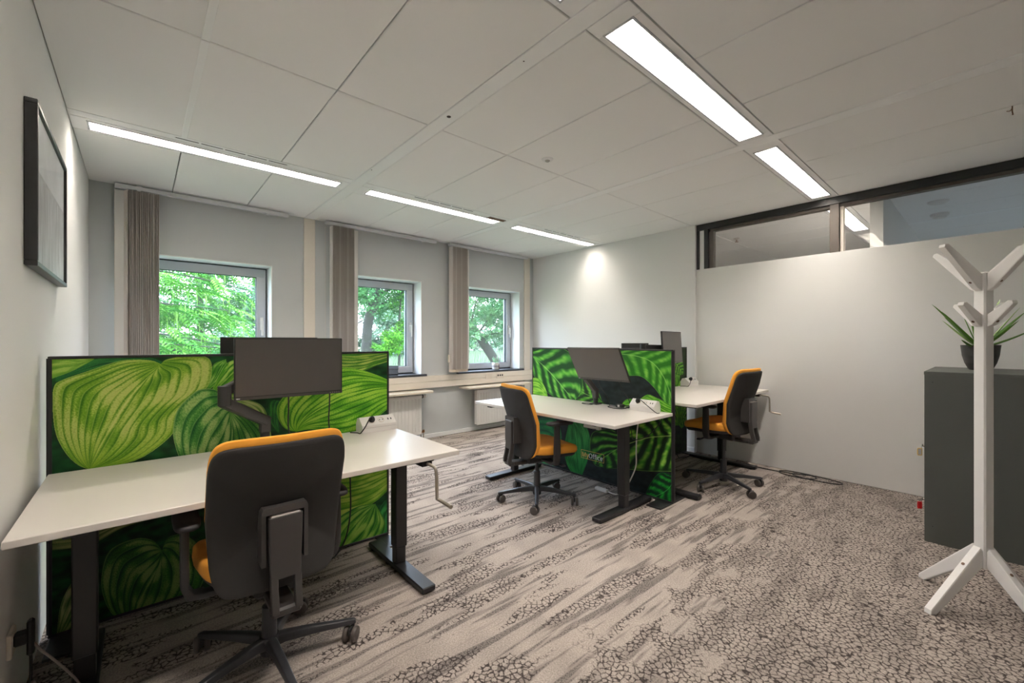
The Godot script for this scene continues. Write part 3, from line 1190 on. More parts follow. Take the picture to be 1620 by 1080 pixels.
func paint_first() -> StandardMaterial3D:
	canvas_new(1300, 1000, c8(16, 62, 28))
	var A := func(l): return pts(l, 5.226, 70, 555)
	var B := func(l): return pts(l, 5.4, 370, 555)
	var C := func(l): return pts(l, 2.893, 70, 720)
	var dg := c8(12, 66, 30)
	var mg := c8(36, 120, 44)
	# upper left corner leaf and the dark one under it
	leaf(A.call([960, 90, 700, 10, 400, 0, 60, 190]), A.call([960, 120, 800, 150, 500, 170, 60, 260]), [], 0, 6, dg, c8(28, 104, 46), c8(60, 140, 60), 1.0)
	leaf(A.call([-150, 0, 100, 0, 300, 40, 390, 70]), A.call([-150, 300, 50, 225, 210, 165, 390, 70]), [], 0, 3, c8(96, 150, 40), c8(130, 180, 62), c8(176, 206, 96), 2.0)
	# small leaves right of the big one
	leaf(A.call([1500, 70, 1400, 110, 1360, 210, 1340, 320]), A.call([1500, 80, 1520, 160, 1450, 260, 1340, 330]), [], 0, 5, c8(26, 96, 20), c8(90, 160, 40), c8(182, 210, 112), 3.0)
	leaf(A.call([1640, 60, 1530, 90, 1460, 170, 1380, 330]), A.call([1660, 90, 1640, 200, 1560, 290, 1400, 360]), [], 0, 5, c8(36, 112, 20), c8(110, 176, 40), c8(196, 214, 120), 4.0)
	leaf(A.call([1700, 300, 1600, 330, 1500, 360, 1450, 420]), A.call([1700, 560, 1640, 560, 1560, 520, 1450, 430]), [], 0, 5, c8(60, 120, 30), c8(120, 170, 60), c8(190, 206, 130), 4.4)
	leaf(B.call([-50, 430, 100, 420, 240, 470, 300, 600, 330, 790]), B.call([-50, 450, 0, 520, 120, 650, 200, 770, 320, 800]), [], 0, 6, c8(90, 140, 50), c8(158, 184, 96), c8(214, 218, 152), 5.0)
	leaf(B.call([330, 420, 300, 480, 310, 600, 380, 700]), B.call([420, 430, 400, 500, 390, 600, 390, 700]), [], 0, 3, dg, mg, c8(60, 150, 50), 5.5)
	# lower right leaves under the desk
	leaf(C.call([1240, 40, 1400, 50, 1500, 40, 1640, 20]), C.call([1240, 300, 1420, 262, 1540, 200, 1640, 90]), [], 0, 9, c8(60, 130, 20), c8(132, 184, 46), c8(196, 214, 100), 6.0)
	leaf(C.call([1600, 190, 1560, 220, 1540, 280, 1580, 400]), C.call([1660, 190, 1680, 280, 1640, 360, 1600, 420]), [], 0, 5, dg, c8(40, 140, 60), c8(70, 170, 80), 6.4)
	leaf(C.call([1525, 222, 1440, 236, 1340, 300, 1300, 400, 1330, 470]), C.call([1525, 225, 1570, 310, 1540, 390, 1440, 440, 1330, 480]), C.call([1525, 222, 1480, 290, 1430, 360, 1380, 420, 1330, 475]), 0, 8, c8(22, 92, 22), c8(90, 160, 44), c8(176, 206, 96), 7.0)
	# lower left leaves
	leaf(C.call([20, 370, 200, 340, 330, 300, 460, 270]), C.call([20, 440, 200, 412, 340, 340, 460, 300]), [], 0, 3, c8(80, 110, 50), c8(140, 154, 90), c8(186, 190, 130), 8.0)
	leaf(C.call([165, 540, 110, 590, 60, 690, 40, 830]), C.call([175, 580, 180, 700, 150, 790, 60, 850]), [], 0, 5, c8(44, 92, 34), c8(126, 146, 82), c8(206, 200, 150), 8.5)
	leaf(C.call([532, 440, 490, 395, 410, 385, 290, 440, 250, 560, 262, 660, 310, 740, 400, 790]), C.call([532, 440, 560, 380, 640, 368, 720, 440, 730, 560, 660, 680, 540, 750, 400, 800]), C.call([532, 440, 520, 500, 490, 560, 460, 610, 435, 660, 418, 700, 405, 750, 400, 790]), 0, 11, c8(16, 64, 28), c8(58, 116, 40), c8(150, 166, 96), 9.0)
	# the big bright leaf
	leaf(A.call([955, 112, 850, 78, 620, 82, 350, 165, 130, 240, 50, 300, 40, 480, 66, 690, 150, 850, 250, 945, 350, 985]), A.call([955, 112, 1000, 72, 1150, 45, 1330, 50, 1382, 130, 1350, 290, 1230, 390, 1090, 530, 1050, 690, 760, 900, 350, 985]), A.call([955, 112, 900, 170, 825, 240, 760, 310, 690, 390, 620, 490, 560, 590, 500, 690, 440, 790, 390, 890, 350, 985]), 0, 15, c8(52, 112, 14), c8(140, 180, 48), c8(206, 208, 130), 10.0)
	# the darker leaf beside it
	leaf(A.call([1530, 500, 1480, 390, 1410, 325, 1320, 315, 1235, 345, 1105, 470, 1060, 600, 1058, 720, 1105, 880, 1180, 1010, 1330, 1150]), A.call([1530, 500, 1600, 500, 1720, 560, 1830, 660, 1900, 780, 1900, 900, 1850, 1000, 1760, 1080, 1640, 1130, 1480, 1160, 1330, 1170]), A.call([1530, 500, 1545, 570, 1550, 640, 1550, 720, 1540, 790, 1520, 860, 1490, 920, 1460, 980, 1420, 1040, 1380, 1100, 1330, 1160]), 0, 13, c8(14, 82, 30), c8(84, 150, 56), c8(190, 198, 128), 11.0)
	# upper right and the wide leaf under it
	leaf(B.call([1450, -40, 1250, 0, 1000, 0, 700, -20]), B.call([1450, 60, 1250, 120, 1050, 190, 700, 180]), [], 0, 7, c8(20, 84, 20), c8(96, 150, 40), c8(204, 204, 110), 12.0)
	leaf(B.call([540, 692, 440, 660, 380, 560, 400, 430, 600, 250, 880, 150, 1060, 155, 1260, 215, 1480, 320]), B.call([540, 692, 660, 672, 800, 690, 930, 710, 1050, 690, 1180, 620, 1300, 520, 1400, 440, 1480, 350]), B.call([540, 692, 600, 600, 700, 520, 830, 450, 960, 390, 1100, 350, 1230, 320, 1360, 315, 1480, 330]), 0, 13, c8(22, 98, 10), c8(112, 182, 34), c8(180, 214, 84), 13.0)
	return canvas_mat("leaf_print_first")


func paint_second() -> StandardMaterial3D:
	canvas_new(1100, 860, c8(24, 34, 34))
	var A := func(l): return pts(l, 4.236, 835, 545, true)
	var dk := c8(14, 52, 20)
	leaf(A.call([30, 500, 150, 480, 210, 520, 230, 620, 200, 720]), A.call([30, 720, 60, 800, 120, 840, 180, 800, 200, 730]), [], 0, 8, c8(8, 60, 36), c8(24, 112, 60), c8(50, 150, 70), 1.0)
	leaf(A.call([290, 480, 380, 520, 420, 620, 410, 740, 360, 880]), A.call([290, 480, 260, 600, 250, 720, 280, 820, 350, 890]), [], 0, 16, c8(10, 66, 34), c8(34, 134, 56), c8(70, 170, 80), 2.0)
	leaf(A.call([560, 560, 440, 580, 420, 690, 450, 790, 520, 810]), A.call([700, 560, 720, 660, 690, 760, 620, 810, 530, 820]), A.call([700, 640, 640, 670, 580, 700, 520, 740, 470, 790]), 1, 5, c8(10, 40, 16), c8(50, 140, 36), c8(120, 196, 70), 3.0)
	leaf(A.call([1000, 480, 900, 470, 780, 500, 640, 560]), A.call([1000, 840, 900, 838, 780, 835, 600, 815]), A.call([1000, 600, 880, 606, 780, 620, 600, 680]), 1, 5, c8(14, 44, 16), c8(70, 152, 34), c8(170, 214, 90), 4.0)
	leaf(A.call([960, 860, 880, 850, 820, 920, 780, 1010]), A.call([1000, 900, 1000, 1060, 900, 1080, 780, 1020]), [], 1, 5, c8(8, 46, 26), c8(20, 120, 40), c8(40, 170, 50), 5.0)
	leaf(A.call([500, 380, 470, 300, 400, 230, 320, 180]), A.call([540, 400, 420, 400, 330, 390, 300, 330]), [], 1, 4, c8(16, 52, 16), c8(80, 160, 40), c8(130, 200, 70), 6.0)
	leaf(A.call([20, 40, 120, 20, 250, 30, 340, 130, 370, 280, 320, 372]), A.call([20, 100, 50, 210, 120, 300, 190, 350, 260, 372, 320, 376]), A.call([20, 60, 100, 130, 160, 190, 220, 260, 270, 320, 318, 374]), 1, 5.5, c8(16, 70, 22), c8(76, 168, 48), c8(140, 210, 90), 7.0)
	leaf(A.call([20, 220, 80, 225, 120, 280, 140, 345]), A.call([10, 360, 60, 370, 110, 360, 140, 350]), [], 0, 8, c8(60, 130, 20), c8(116, 190, 50), c8(170, 220, 90), 8.0)
	leaf(A.call([560, 20, 760, 0, 900, 10, 1000, 60, 1010, 300, 980, 460]), A.call([560, 190, 660, 205, 760, 212, 840, 280, 900, 360, 980, 470]), A.call([560, 60, 700, 70, 820, 110, 900, 200, 950, 320, 980, 465]), 1, 8, c8(40, 116, 28), c8(84, 166, 48), c8(140, 206, 86), 9.0)
	leaf(A.call([620, 420, 650, 370, 700, 360, 760, 400, 800, 440]), A.call([620, 430, 680, 470, 740, 470, 790, 460, 800, 445]), [], 0, 5, c8(44, 124, 14), c8(100, 180, 40), c8(150, 210, 80), 10.0)
	leaf(A.call([740, 370, 800, 330, 860, 350, 920, 380, 990, 420]), A.call([740, 380, 800, 400, 860, 430, 920, 470, 990, 480]), [], 0, 5, c8(40, 116, 14), c8(104, 184, 44), c8(160, 216, 86), 11.0)
	return canvas_mat("leaf_print_second")


func paint_third() -> StandardMaterial3D:
	canvas_new(900, 700, c8(30, 44, 22))
	rng.seed = 21
	for i in 26:
		var c := Vector2(rng.randf_range(-0.05, 1.0), rng.randf_range(0.0, 1.05))
		if i >= 20:
			c = Vector2(rng.randf_range(0.72, 0.88), rng.randf_range(0.1, 0.6))
		var g := rng.randf_range(0.2, 2.6)
		var d := Vector2(cos(g), sin(g)) * rng.randf_range(0.16, 0.3)
		var n := d.orthogonal() * rng.randf_range(0.28, 0.45)
		leaf([c, c + d * 0.3 + n, c + d * 0.7 + n * 0.8, c + d], [c, c + d * 0.3 - n, c + d * 0.7 - n * 0.8, c + d], [], i % 2, 7, c8(24, 84, 14), c8(84, 164, 30), c8(156, 214, 70), i * 1.3)
	return canvas_mat("leaf_print_third")


func build_screens() -> void:
	var p1 := paint_first()
	var p2 := paint_second()
	var p3 := paint_third()
	screen("green leaf print screen behind the desk in the foreground", v(0.492, 0, 2.79), deg_to_rad(-0.9), p1, 1.6)
	var s2 := screen("tall green leaf print screen running away from the camera between the two right desks", v(3.2925, 0, 2.56), -PI / 2, p2, 1.65)
	screen("mostly hidden leaf print screen behind the corner desk by the end wall", v(4.16, 0, 2.47), 0.0, p3, 1.6)
	# the office's own logo near the foot of the second screen (front is local +z)
	var lo := Node3D.new()
	var m := MB.new()
	var w := 0.275
	var h := 0.082
	for e in [[-w / 2, w / 2, h / 2 - 0.004, h / 2], [-w / 2, w / 2, -h / 2, -h / 2 + 0.004], [-w / 2, -w / 2 + 0.004, -h / 2, h / 2], [w / 2 - 0.004, w / 2, -h / 2, h / 2]]:
		m.box(Vector3((e[0] + e[1]) / 2, (e[2] + e[3]) / 2, 0), Vector3(e[1] - e[0], e[3] - e[2], 0.001))
	lo.free()
	var logo := part(s2, "logo_outline", m, mats.gold_print, "gold outlined box with the office name")
	# 2.555 along a; the screen's local x points to -a ... see screen()
	logo.position = Vector3(-(2.555 - 2.56), 0.232, 0.0192)
	var tx := [["My", mats.gold_print, 600, -w / 2 + 0.008], ["Office", mats.white_print, 400, -w / 2 + 0.094]]
	for e in tx:
		var t := TextMesh.new()
		t.text = e[0]
		var f := SystemFont.new()
		f.font_names = PackedStringArray(["Droid Sans"])
		f.font_weight = e[2]
		t.font = f
		t.font_size = 64
		t.pixel_size = 0.00098
		t.depth = 0.001
		t.horizontal_alignment = HORIZONTAL_ALIGNMENT_LEFT
		var o := part(logo, "lettering", t, e[1])
		o.position = Vector3(e[3], -0.004, 0.0)


# front (printed, towards the user of the desk) is local +z
func screen(label: String, at: Vector3, turn: float, print_mat: Material, L: float) -> Node3D:
	var t := thing("screen_panel", label, "screen", at, turn, "leaf print screens")
	var zt := 1.268
	var zb := 0.010
	var th := 0.045
	var m := MB.new()
	m.box(Vector3(0, (zt + zb) / 2, 0), Vector3(L - 0.02, zt - zb - 0.02, th - 0.012))
	part(t, "core", m, mats.soft_black)
	m = MB.new()
	var e := 0.013
	m.box(Vector3(0, zt - e / 2, 0), Vector3(L, e, th), 0.002)
	m.box(Vector3(0, zb + e / 2, 0), Vector3(L, e, th), 0.002)
	for s in [-1, 1]:
		m.box(Vector3(s * (L / 2 - e / 2), (zt + zb) / 2, 0), Vector3(e, zt - zb - 2 * e, th), 0.002)
		m.box(Vector3(s * (L / 2 + 0.002), (zt + zb) / 2, 0), Vector3(0.008, zt - zb - 0.02, 0.016), 0.001)
	part(t, "frame", m, mats.black_metal)
	for s in [1.0, -1.0]:
		m = MB.new()
		var x: float = (L / 2 - e) * s
		var z: float = (th / 2 - 0.004) * s
		m.quad(Vector3(-x, zt - e, z), Vector3(x, zt - e, z), Vector3(x, zb + e, z), Vector3(-x, zb + e, z), Vector3(0, 0, s))
		part(t, "leaf_print", m, print_mat)
	for s in [-1, 1]:
		m = MB.new()
		var pw := 0.13 if L > 1.62 else 0.09
		m.box(Vector3(s * (L / 2 - 0.005 - pw / 2), 0.006, 0), Vector3(pw, 0.012, 0.40), 0.003)
		m.box(Vector3(s * (L / 2 - 0.005 - pw / 2), 0.014, 0), Vector3(0.05, 0.014, 0.036), 0.002)
		part(t, "base_plate", m, mats.black_metal)
	return t


# ------------------------------------------------------------------ desks
# local: x to the user's right, user at +z, screen at -z
func desk(label: String, at: Vector3, turn: float, L: float, W: float, zt: float, l0: float, l1: float, crank: int) -> Node3D:
	var t := thing("height_desk", label, "desk", at, turn, "crank height desks with white tops")
	var m := MB.new()
	m.box(Vector3(0, zt - 0.0125, 0), Vector3(L, 0.025, W), 0.0025)
	part(t, "tabletop", m, mats.desk_white)
	m = MB.new()
	m.box(Vector3((l0 + l1) / 2, zt - 0.045, -0.06), Vector3(l1 - l0 - 0.08, 0.04, 0.05), 0.003)
	m.box(Vector3((l0 + l1) / 2, zt - 0.045, 0.06), Vector3(l1 - l0 - 0.08, 0.04, 0.05), 0.003)
	for x in [l0, l1]:
		m.box(Vector3(x, zt - 0.04, 0), Vector3(0.06, 0.028, W - 0.14), 0.003)
	part(t, "crossbeam", m, mats.black_metal)
	for x in [l0, l1]:
		m = MB.new()
		m.box(Vector3(x, (zt - 0.03 + 0.13) / 2, 0), Vector3(0.072, zt - 0.03 - 0.13, 0.072), 0.005)
		var lg := part(t, "leg", m, mats.black_metal)
		m = MB.new()
		m.box(Vector3(x, 0.085, 0), Vector3(0.06, 0.10, 0.06), 0.004)
		part(lg, "lower_tube", m, mats.black_metal)
		m = MB.new()
		m.box(Vector3(x, 0.022, 0.0), Vector3(0.08, 0.030, 0.70), 0.005)
		for s in [-1, 1]:
			m.cyl(Vector3(x, 0.004, s * 0.3), 0.022, 0.008, 12)
		part(t, "foot", m, mats.black_metal)
	# crank at the user's right
	m = MB.new()
	var cx := L / 2 - 0.185
	var cz := W / 2
	m.box(Vector3(cx, zt - 0.042, cz - 0.10), Vector3(0.06, 0.034, 0.16), 0.004)
	var cb := part(t, "crank_gearbox", m, mats.black_metal)
	m = MB.new()
	if crank == 1:
		m.tube(smooth_path([Vector3(cx, zt - 0.045, cz - 0.05), Vector3(cx, zt - 0.045, cz + 0.04), Vector3(cx, zt - 0.055, cz + 0.06), Vector3(cx + 0.002, zt - 0.09, cz + 0.066), Vector3(cx + 0.004, zt - 0.205, cz + 0.068)], 20), 0.0085, 10)
		m.tube([Vector3(cx + 0.004, zt - 0.2, cz + 0.066), Vector3(cx + 0.02, zt - 0.212, cz + 0.085), Vector3(cx + 0.028, zt - 0.222, cz + 0.16)], [0.009, 0.0095, 0.0105], 10)
	else:
		m.tube([Vector3(cx + 0.02, zt - 0.042, cz - 0.03), Vector3(cx - 0.10, zt - 0.042, cz - 0.024)], 0.013, 12)
		m.box(Vector3(cx + 0.025, zt - 0.042, cz - 0.03), Vector3(0.03, 0.026, 0.03), 0.003)
	part(t, "crank_handle", m, mats.crank_grey)
	return t


func build_desks() -> void:
	desk("white topped desk in the foreground, beside the left wall", v(0.497, 0, 2.325), 0.0, 1.6, 0.84, 0.751, -0.655, 0.655, 1)
	desk("white topped desk in the middle, between the leaf screen and its chair", v(2.865, 0, 2.545), -PI / 2, 1.63, 0.80, 0.751, -0.675, 0.615, 2)
	desk("raised white topped desk in the corner by the end wall", v(4.19, 0, 1.985), 0.0, 1.64, 0.81, 0.824, -0.65, 0.63, 1)
	# table top power units
	var u := 0
	for e in [[v(1.17, 0.751, 2.685), 0.0, "on the foreground desk"], [v(3.20, 0.751, 1.945), -PI / 2, "on the middle desk"], [v(4.78, 0.824, 2.33), 0.0, "on the corner desk by the end wall"]]:
		var t := thing("power_unit", "white wedge shaped power socket unit " + e[2], "power socket", e[0], e[1], "desk power units")
		var m := MB.new()
		# profile across the depth: z towards the user
		var w := 0.115
		var pr := PackedVector2Array([Vector2(0.05, 0.001), Vector2(0.05, 0.03), Vector2(0.054, 0.033), Vector2(0.054, 0.048), Vector2(0.0, 0.095), Vector2(-0.03, 0.088), Vector2(-0.05, 0.05), Vector2(-0.05, 0.001)])
		m.prism(pr, Vector3(-w, 0, 0), Vector3(0, 0, 1), Vector3.UP, Vector3.RIGHT, w * 2)
		part(t, "body", m, mats.white_plastic)
		var slope := Basis(Vector3.RIGHT, 0.855)   # y axis turned towards the slope normal
		var mid := Vector3(0, 0.0725, 0.0275)
		var nrm := Vector3(0, 0.054, 0.047).normalized()
		for x in [-0.045, 0.02]:
			m = MB.new()
			var bs := Basis(Vector3.RIGHT, atan2(nrm.z, nrm.y))
			m.lathe([Vector2(0.0, -0.004), Vector2(0.017, -0.004), Vector2(0.018, 0.0015), Vector2(0.021, 0.0015), Vector2(0.0215, 0)], 20, mid + Vector3(x, 0, 0), bs)
			var so := part(t, "socket", m, mats.cream_plastic)
			m = MB.new()
			for s in [-1, 1]:
				m.cyl(mid + nrm * 0.001 + Vector3(x + s * 0.0095, 0, 0), 0.003, 0.004, 8, bs, 0.0005)
			part(so, "pin_hole", m, mats.gasket)
		m = MB.new()
		for x in [0.068, 0.088]:
			m.box(mid + nrm * 0.0005 + Vector3(x, 0, 0), Vector3(0.006, 0.002, 0.013), 0, Basis(Vector3.RIGHT, atan2(nrm.z, nrm.y)))
		part(t, "charging_port", m, mats.gasket)
		# the black plug in the first socket
		var b2 := Basis(Vector3.RIGHT, atan2(nrm.z, nrm.y))
		var pl := thing("power_plug", "black round plug in the power unit " + e[2], "plug", e[0], e[1], "black plugs in the desk power units")
		m = MB.new()
		m.lathe([Vector2(0, 0.0), Vector2(0.019, 0.001), Vector2(0.020, 0.012), Vector2(0.015, 0.024), Vector2(0.009, 0.032), Vector2(0, 0.034)], 18, mid + nrm * 0.002 + Vector3(-0.045, 0, 0), b2)
		part(pl, "plug_body", m, mats.cable_black)
		m = MB.new()
		var p0 := mid + Vector3(-0.045, 0, 0) + nrm * 0.03
		if u == 1:
			m.tube(smooth_path([p0, p0 + Vector3(0.03, 0.004, 0.006), Vector3(0.06, 0.055, 0.06), Vector3(0.135, 0.006, 0.055), Vector3(0.15, 0.003, 0.03)], 24), 0.0032, 8)
		else:
			m.tube(smooth_path([p0, p0 + Vector3(-0.02, 0.0, 0.006), Vector3(-0.1, 0.04, 0.058), Vector3(-0.125, 0.004, 0.045), Vector3(-0.13, 0.003, 0.01), Vector3(-0.16, 0.003, -0.03)], 24), 0.0032, 8)
		part(pl, "cord", m, mats.cable_black)
		u += 1


# ------------------------------------------------------------------ monitors on arms
# face looks along local +z
func monitor(t: Node3D, c: Vector3, bs: Basis, with_text := true) -> void:
	var W := 0.54
	var Hh := 0.322
	var m := MB.new()
	m.xf = Transform3D(bs, c)
	m.box(Vector3(0, 0, 0.0), Vector3(W, Hh, 0.018), 0.003)
	m.box(Vector3(0, -0.02, -0.02), Vector3(W * 0.62, Hh * 0.6, 0.03), 0.010)
	var body := part(t, "casing", m, mats.monitor_case)
	m = MB.new()
	m.xf = Transform3D(bs, c)
	m.box(Vector3(0, 0.006, 0.0092), Vector3(W - 0.012, Hh - 0.026, 0.001))
	part(t, "display_panel", m, mats.monitor_face)
	m = MB.new()
	m.xf = Transform3D(bs, c)
	m.box(Vector3(0, -Hh / 2 + 0.0075, 0.0098), Vector3(W - 0.002, 0.013, 0.002), 0.0006)
	var bz := part(t, "lower_bezel", m, mats.spine_grey)
	m = MB.new()
	m.xf = Transform3D(bs, c)
	for i in 5:
		m.box(Vector3(W / 2 - 0.02 - i * 0.012, -Hh / 2 + 0.0075, 0.0112), Vector3(0.004, 0.002, 0.0006))
	part(bz, "button_mark", m, mats.crank_grey)
	if with_text:
		var tm := TextMesh.new()
		tm.text = "NEC"
		var f := SystemFont.new()
		f.font_names = PackedStringArray(["Droid Sans"])
		f.font_weight = 700
		tm.font = f
		tm.font_size = 32
		tm.pixel_size = 0.00028
		tm.depth = 0.0005
		tm.horizontal_alignment = HORIZONTAL_ALIGNMENT_LEFT
		var o := part(bz, "lettering", tm, mats.white_print)
		o.transform = Transform3D(bs, c) * Transform3D(Basis.IDENTITY, Vector3(-W / 2 + 0.008, -Hh / 2 + 0.0085, 0.0112))
	m = MB.new()
	m.xf = Transform3D(bs, c)
	m.box(Vector3(0, 0, -0.045), Vector3(0.10, 0.10, 0.012), 0.002)
	m.cyl(Vector3(0, 0, -0.06), 0.022, 0.03, 16, Basis(Vector3.RIGHT, PI / 2))
	part(t, "mounting_plate", m, mats.black_plastic)


func bar_between(m: MB, p0: Vector3, p1: Vector3, w: float, h: float, r := 0.006) -> void:
	var d := p1 - p0
	var z := d.normalized()
	var x := Vector3.UP.cross(z)
	if x.length() < 0.01:
		x = Vector3.RIGHT
	x = x.normalized()
	m.box((p0 + p1) / 2, Vector3(w, h, d.length() + w * 0.7), r, Basis(x, z.cross(x), z))


func build_monitors() -> void:
	# foreground desk
	var t := thing("monitor", "wide dark monitor on a black arm at the foreground desk", "monitor")
	monitor(t, v(0.63, 1.193, 2.555), Basis.IDENTITY)
	var m := MB.new()
	m.box(v(0.524, 0.755, 2.68), Vector3(0.09, 0.008, 0.08), 0.002)
	m.cyl(v(0.524, 0.80, 2.68), 0.024, 0.09, 18)
	part(t, "desk_clamp", m, mats.black_plastic)
	m = MB.new()
	m.box(v(0.524, 0.875, 2.68), Vector3(0.052, 0.09, 0.05), 0.006)
	bar_between(m, v(0.524, 0.895, 2.68), v(0.33, 1.02, 2.575), 0.05, 0.052)
	part(t, "lower_arm", m, mats.spine_grey)
	m = MB.new()
	m.cyl(v(0.322, 1.06, 2.565), 0.03, 0.10, 18)
	bar_between(m, v(0.322, 1.085, 2.565), v(0.44, 1.14, 2.61), 0.044, 0.05)
	bar_between(m, v(0.44, 1.14, 2.61), v(0.60, 1.185, 2.625), 0.044, 0.05)
	part(t, "upper_arm", m, mats.black_plastic)
	for e in [[0.62, 0.0], [0.84, 0.0]]:
		m = MB.new()
		m.tube(smooth_path([v(e[0], 1.06, 2.58), v(e[0] + 0.004, 0.95, 2.60), v(e[0] + 0.01, 0.86, 2.63), v(e[0] + 0.03, 0.757, 2.66)], 14), 0.004, 8)
		part(t, "cable", m, mats.cable_black)
	# far side of the first screen: hung on the screen's back
	t = thing("monitor", "dark monitor showing its top edge above the foreground leaf screen", "monitor")
	monitor(t, v(0.625, 1.20, 3.0), Basis(Vector3.UP, PI), false)
	m = MB.new()
	m.box(v(0.625, 1.2, 2.825), Vector3(0.10, 0.10, 0.016), 0.003)
	bar_between(m, v(0.625, 1.2, 2.83), v(0.625, 1.2, 2.935), 0.04, 0.04)
	part(t, "screen_bracket", m, mats.black_plastic)
	# middle desk: top leans towards the user
	t = thing("monitor", "grey faced monitor tilted downwards on an arm at the middle desk", "monitor")
	var right := v(0, 0, -1)              # user's right when looking along +b
	var nrm := Vector3(-0.86, -0.5, 0).normalized()
	var up := nrm.cross(right).normalized()
	if up.y < 0:
		up = -up
	var bs := Basis(up.cross(nrm), up, nrm)
	monitor(t, v(2.925, 1.143, 2.225), bs)
	m = MB.new()
	m.box(v(3.2, 0.755, 2.46), Vector3(0.08, 0.008, 0.09), 0.002)
	m.cyl(v(3.2, 0.79, 2.46), 0.022, 0.07, 18)
	part(t, "desk_clamp", m, mats.black_plastic)
	m = MB.new()
	m.box(v(3.2, 0.85, 2.46), Vector3(0.048, 0.09, 0.048), 0.006)
	bar_between(m, v(3.2, 0.875, 2.46), v(3.06, 1.0, 2.46), 0.046, 0.046)
	part(t, "lower_arm", m, mats.spine_grey)
	m = MB.new()
	m.cyl(v(3.055, 1.03, 2.455), 0.028, 0.08, 18)
	bar_between(m, v(3.055, 1.05, 2.45), v(3.0, 1.16, 2.26), 0.04, 0.044)
	part(t, "upper_arm", m, mats.black_plastic)
	for e in [[2.32, 0.0], [2.10, 0.02]]:
		m = MB.new()
		m.tube(smooth_path([v(3.03, 1.03, e[0]), v(3.08, 0.93, e[0] - 0.01), v(3.16, 0.84, e[0] - 0.02), v(3.2, 0.756, e[0] - 0.02)], 14), 0.003, 6)
		part(t, "cable", m, mats.cable_black)
	# corner desk: seen at a slant above the middle screen
	t = thing("monitor", "narrow looking monitor turned aside, rising above the near end of the middle leaf screen", "monitor")
	var rt := v(0.52, 0, 0.08).normalized()
	var n3 := rt.cross(Vector3.UP).normalized()
	if n3.z < 0:
		n3 = -n3
	n3 = (n3 + Vector3(0, 0.06, 0)).normalized()
	var u3 := n3.cross(rt).normalized()
	monitor(t, v(4.06, 1.275, 2.16), Basis(rt, u3, n3))
	m = MB.new()
	m.box(v(4.1, 0.83, 2.36), Vector3(0.09, 0.01, 0.07), 0.002)
	m.cyl(v(4.1, 0.92, 2.36), 0.022, 0.18, 18)
	part(t, "desk_clamp", m, mats.black_plastic)
	m = MB.new()
	bar_between(m, v(4.1, 0.98, 2.36), v(3.80, 1.20, 2.33), 0.046, 0.05)
	part(t, "lower_arm", m, mats.black_plastic)
	m = MB.new()
	m.cyl(v(3.80, 1.25, 2.33), 0.03, 0.12, 18)
	bar_between(m, v(3.80, 1.28, 2.33), v(4.03, 1.275, 2.235), 0.044, 0.05)
	part(t, "upper_arm", m, mats.black_plastic)
	# beyond the third screen
	t = thing("monitor", "far monitor of which only the top shows above the middle leaf screen", "monitor")
	var r4 := v(0.53, 0, -0.0).normalized()
	monitor(t, v(4.315, 1.155, 2.745), Basis(Vector3.UP, PI), false)
	m = MB.new()
	m.box(v(4.315, 1.155, 2.503), Vector3(0.10, 0.10, 0.016), 0.003)
	bar_between(m, v(4.315, 1.155, 2.508), v(4.315, 1.155, 2.68), 0.04, 0.04)
	part(t, "screen_bracket", m, mats.black_plastic)


# ------------------------------------------------------------------ office chairs
# local: the sitter looks along -z
func oval(n: float, k: int) -> Array:
	var out := []
	for i in k:
		var t := TAU * i / k
		var c := cos(t)
		var s := sin(t)
		out.append(Vector2(signf(c) * pow(absf(c), 2.0 / n), signf(s) * pow(absf(s), 2.0 / n)))
	return out


func back_ring(sc: float, off: float, tk := 1.0) -> Array:
	var out := []
	for q in oval(9.0, 56):
		var t: float = (0.5 + 0.5 * q.y * sc) * tk
		var hw := 0.205 + 0.09 * t - 0.07 * t * t
		var x: float = q.x * sc * hw
		var zc := 0.205 - 0.035 * sin(PI * minf(t * 1.5, 1.0)) + 0.085 * t * t
		out.append(Vector3(x, -0.085 + 0.585 * t, zc + off - 0.045 * pow(x / 0.23, 2)))
	return out


func seat_ring(sc: float, y: float) -> Array:
	var out := []
	for q in oval(4.2, 44):
		var z: float = q.y * sc * 0.225 - 0.075
		var w: float = 0.247 - 0.03 * clampf((z + 0.075) / 0.225, 0, 1)
		var drop := pow(maxf(0.0, (-z - 0.13) / 0.16), 2.0) * 0.022
		var x: float = q.x * sc * w
		out.append(Vector3(x, y - drop + 0.012 * pow(absf(x) / 0.24, 2.0) * (1.0 if y > -0.03 else 0.0), z))
	return out


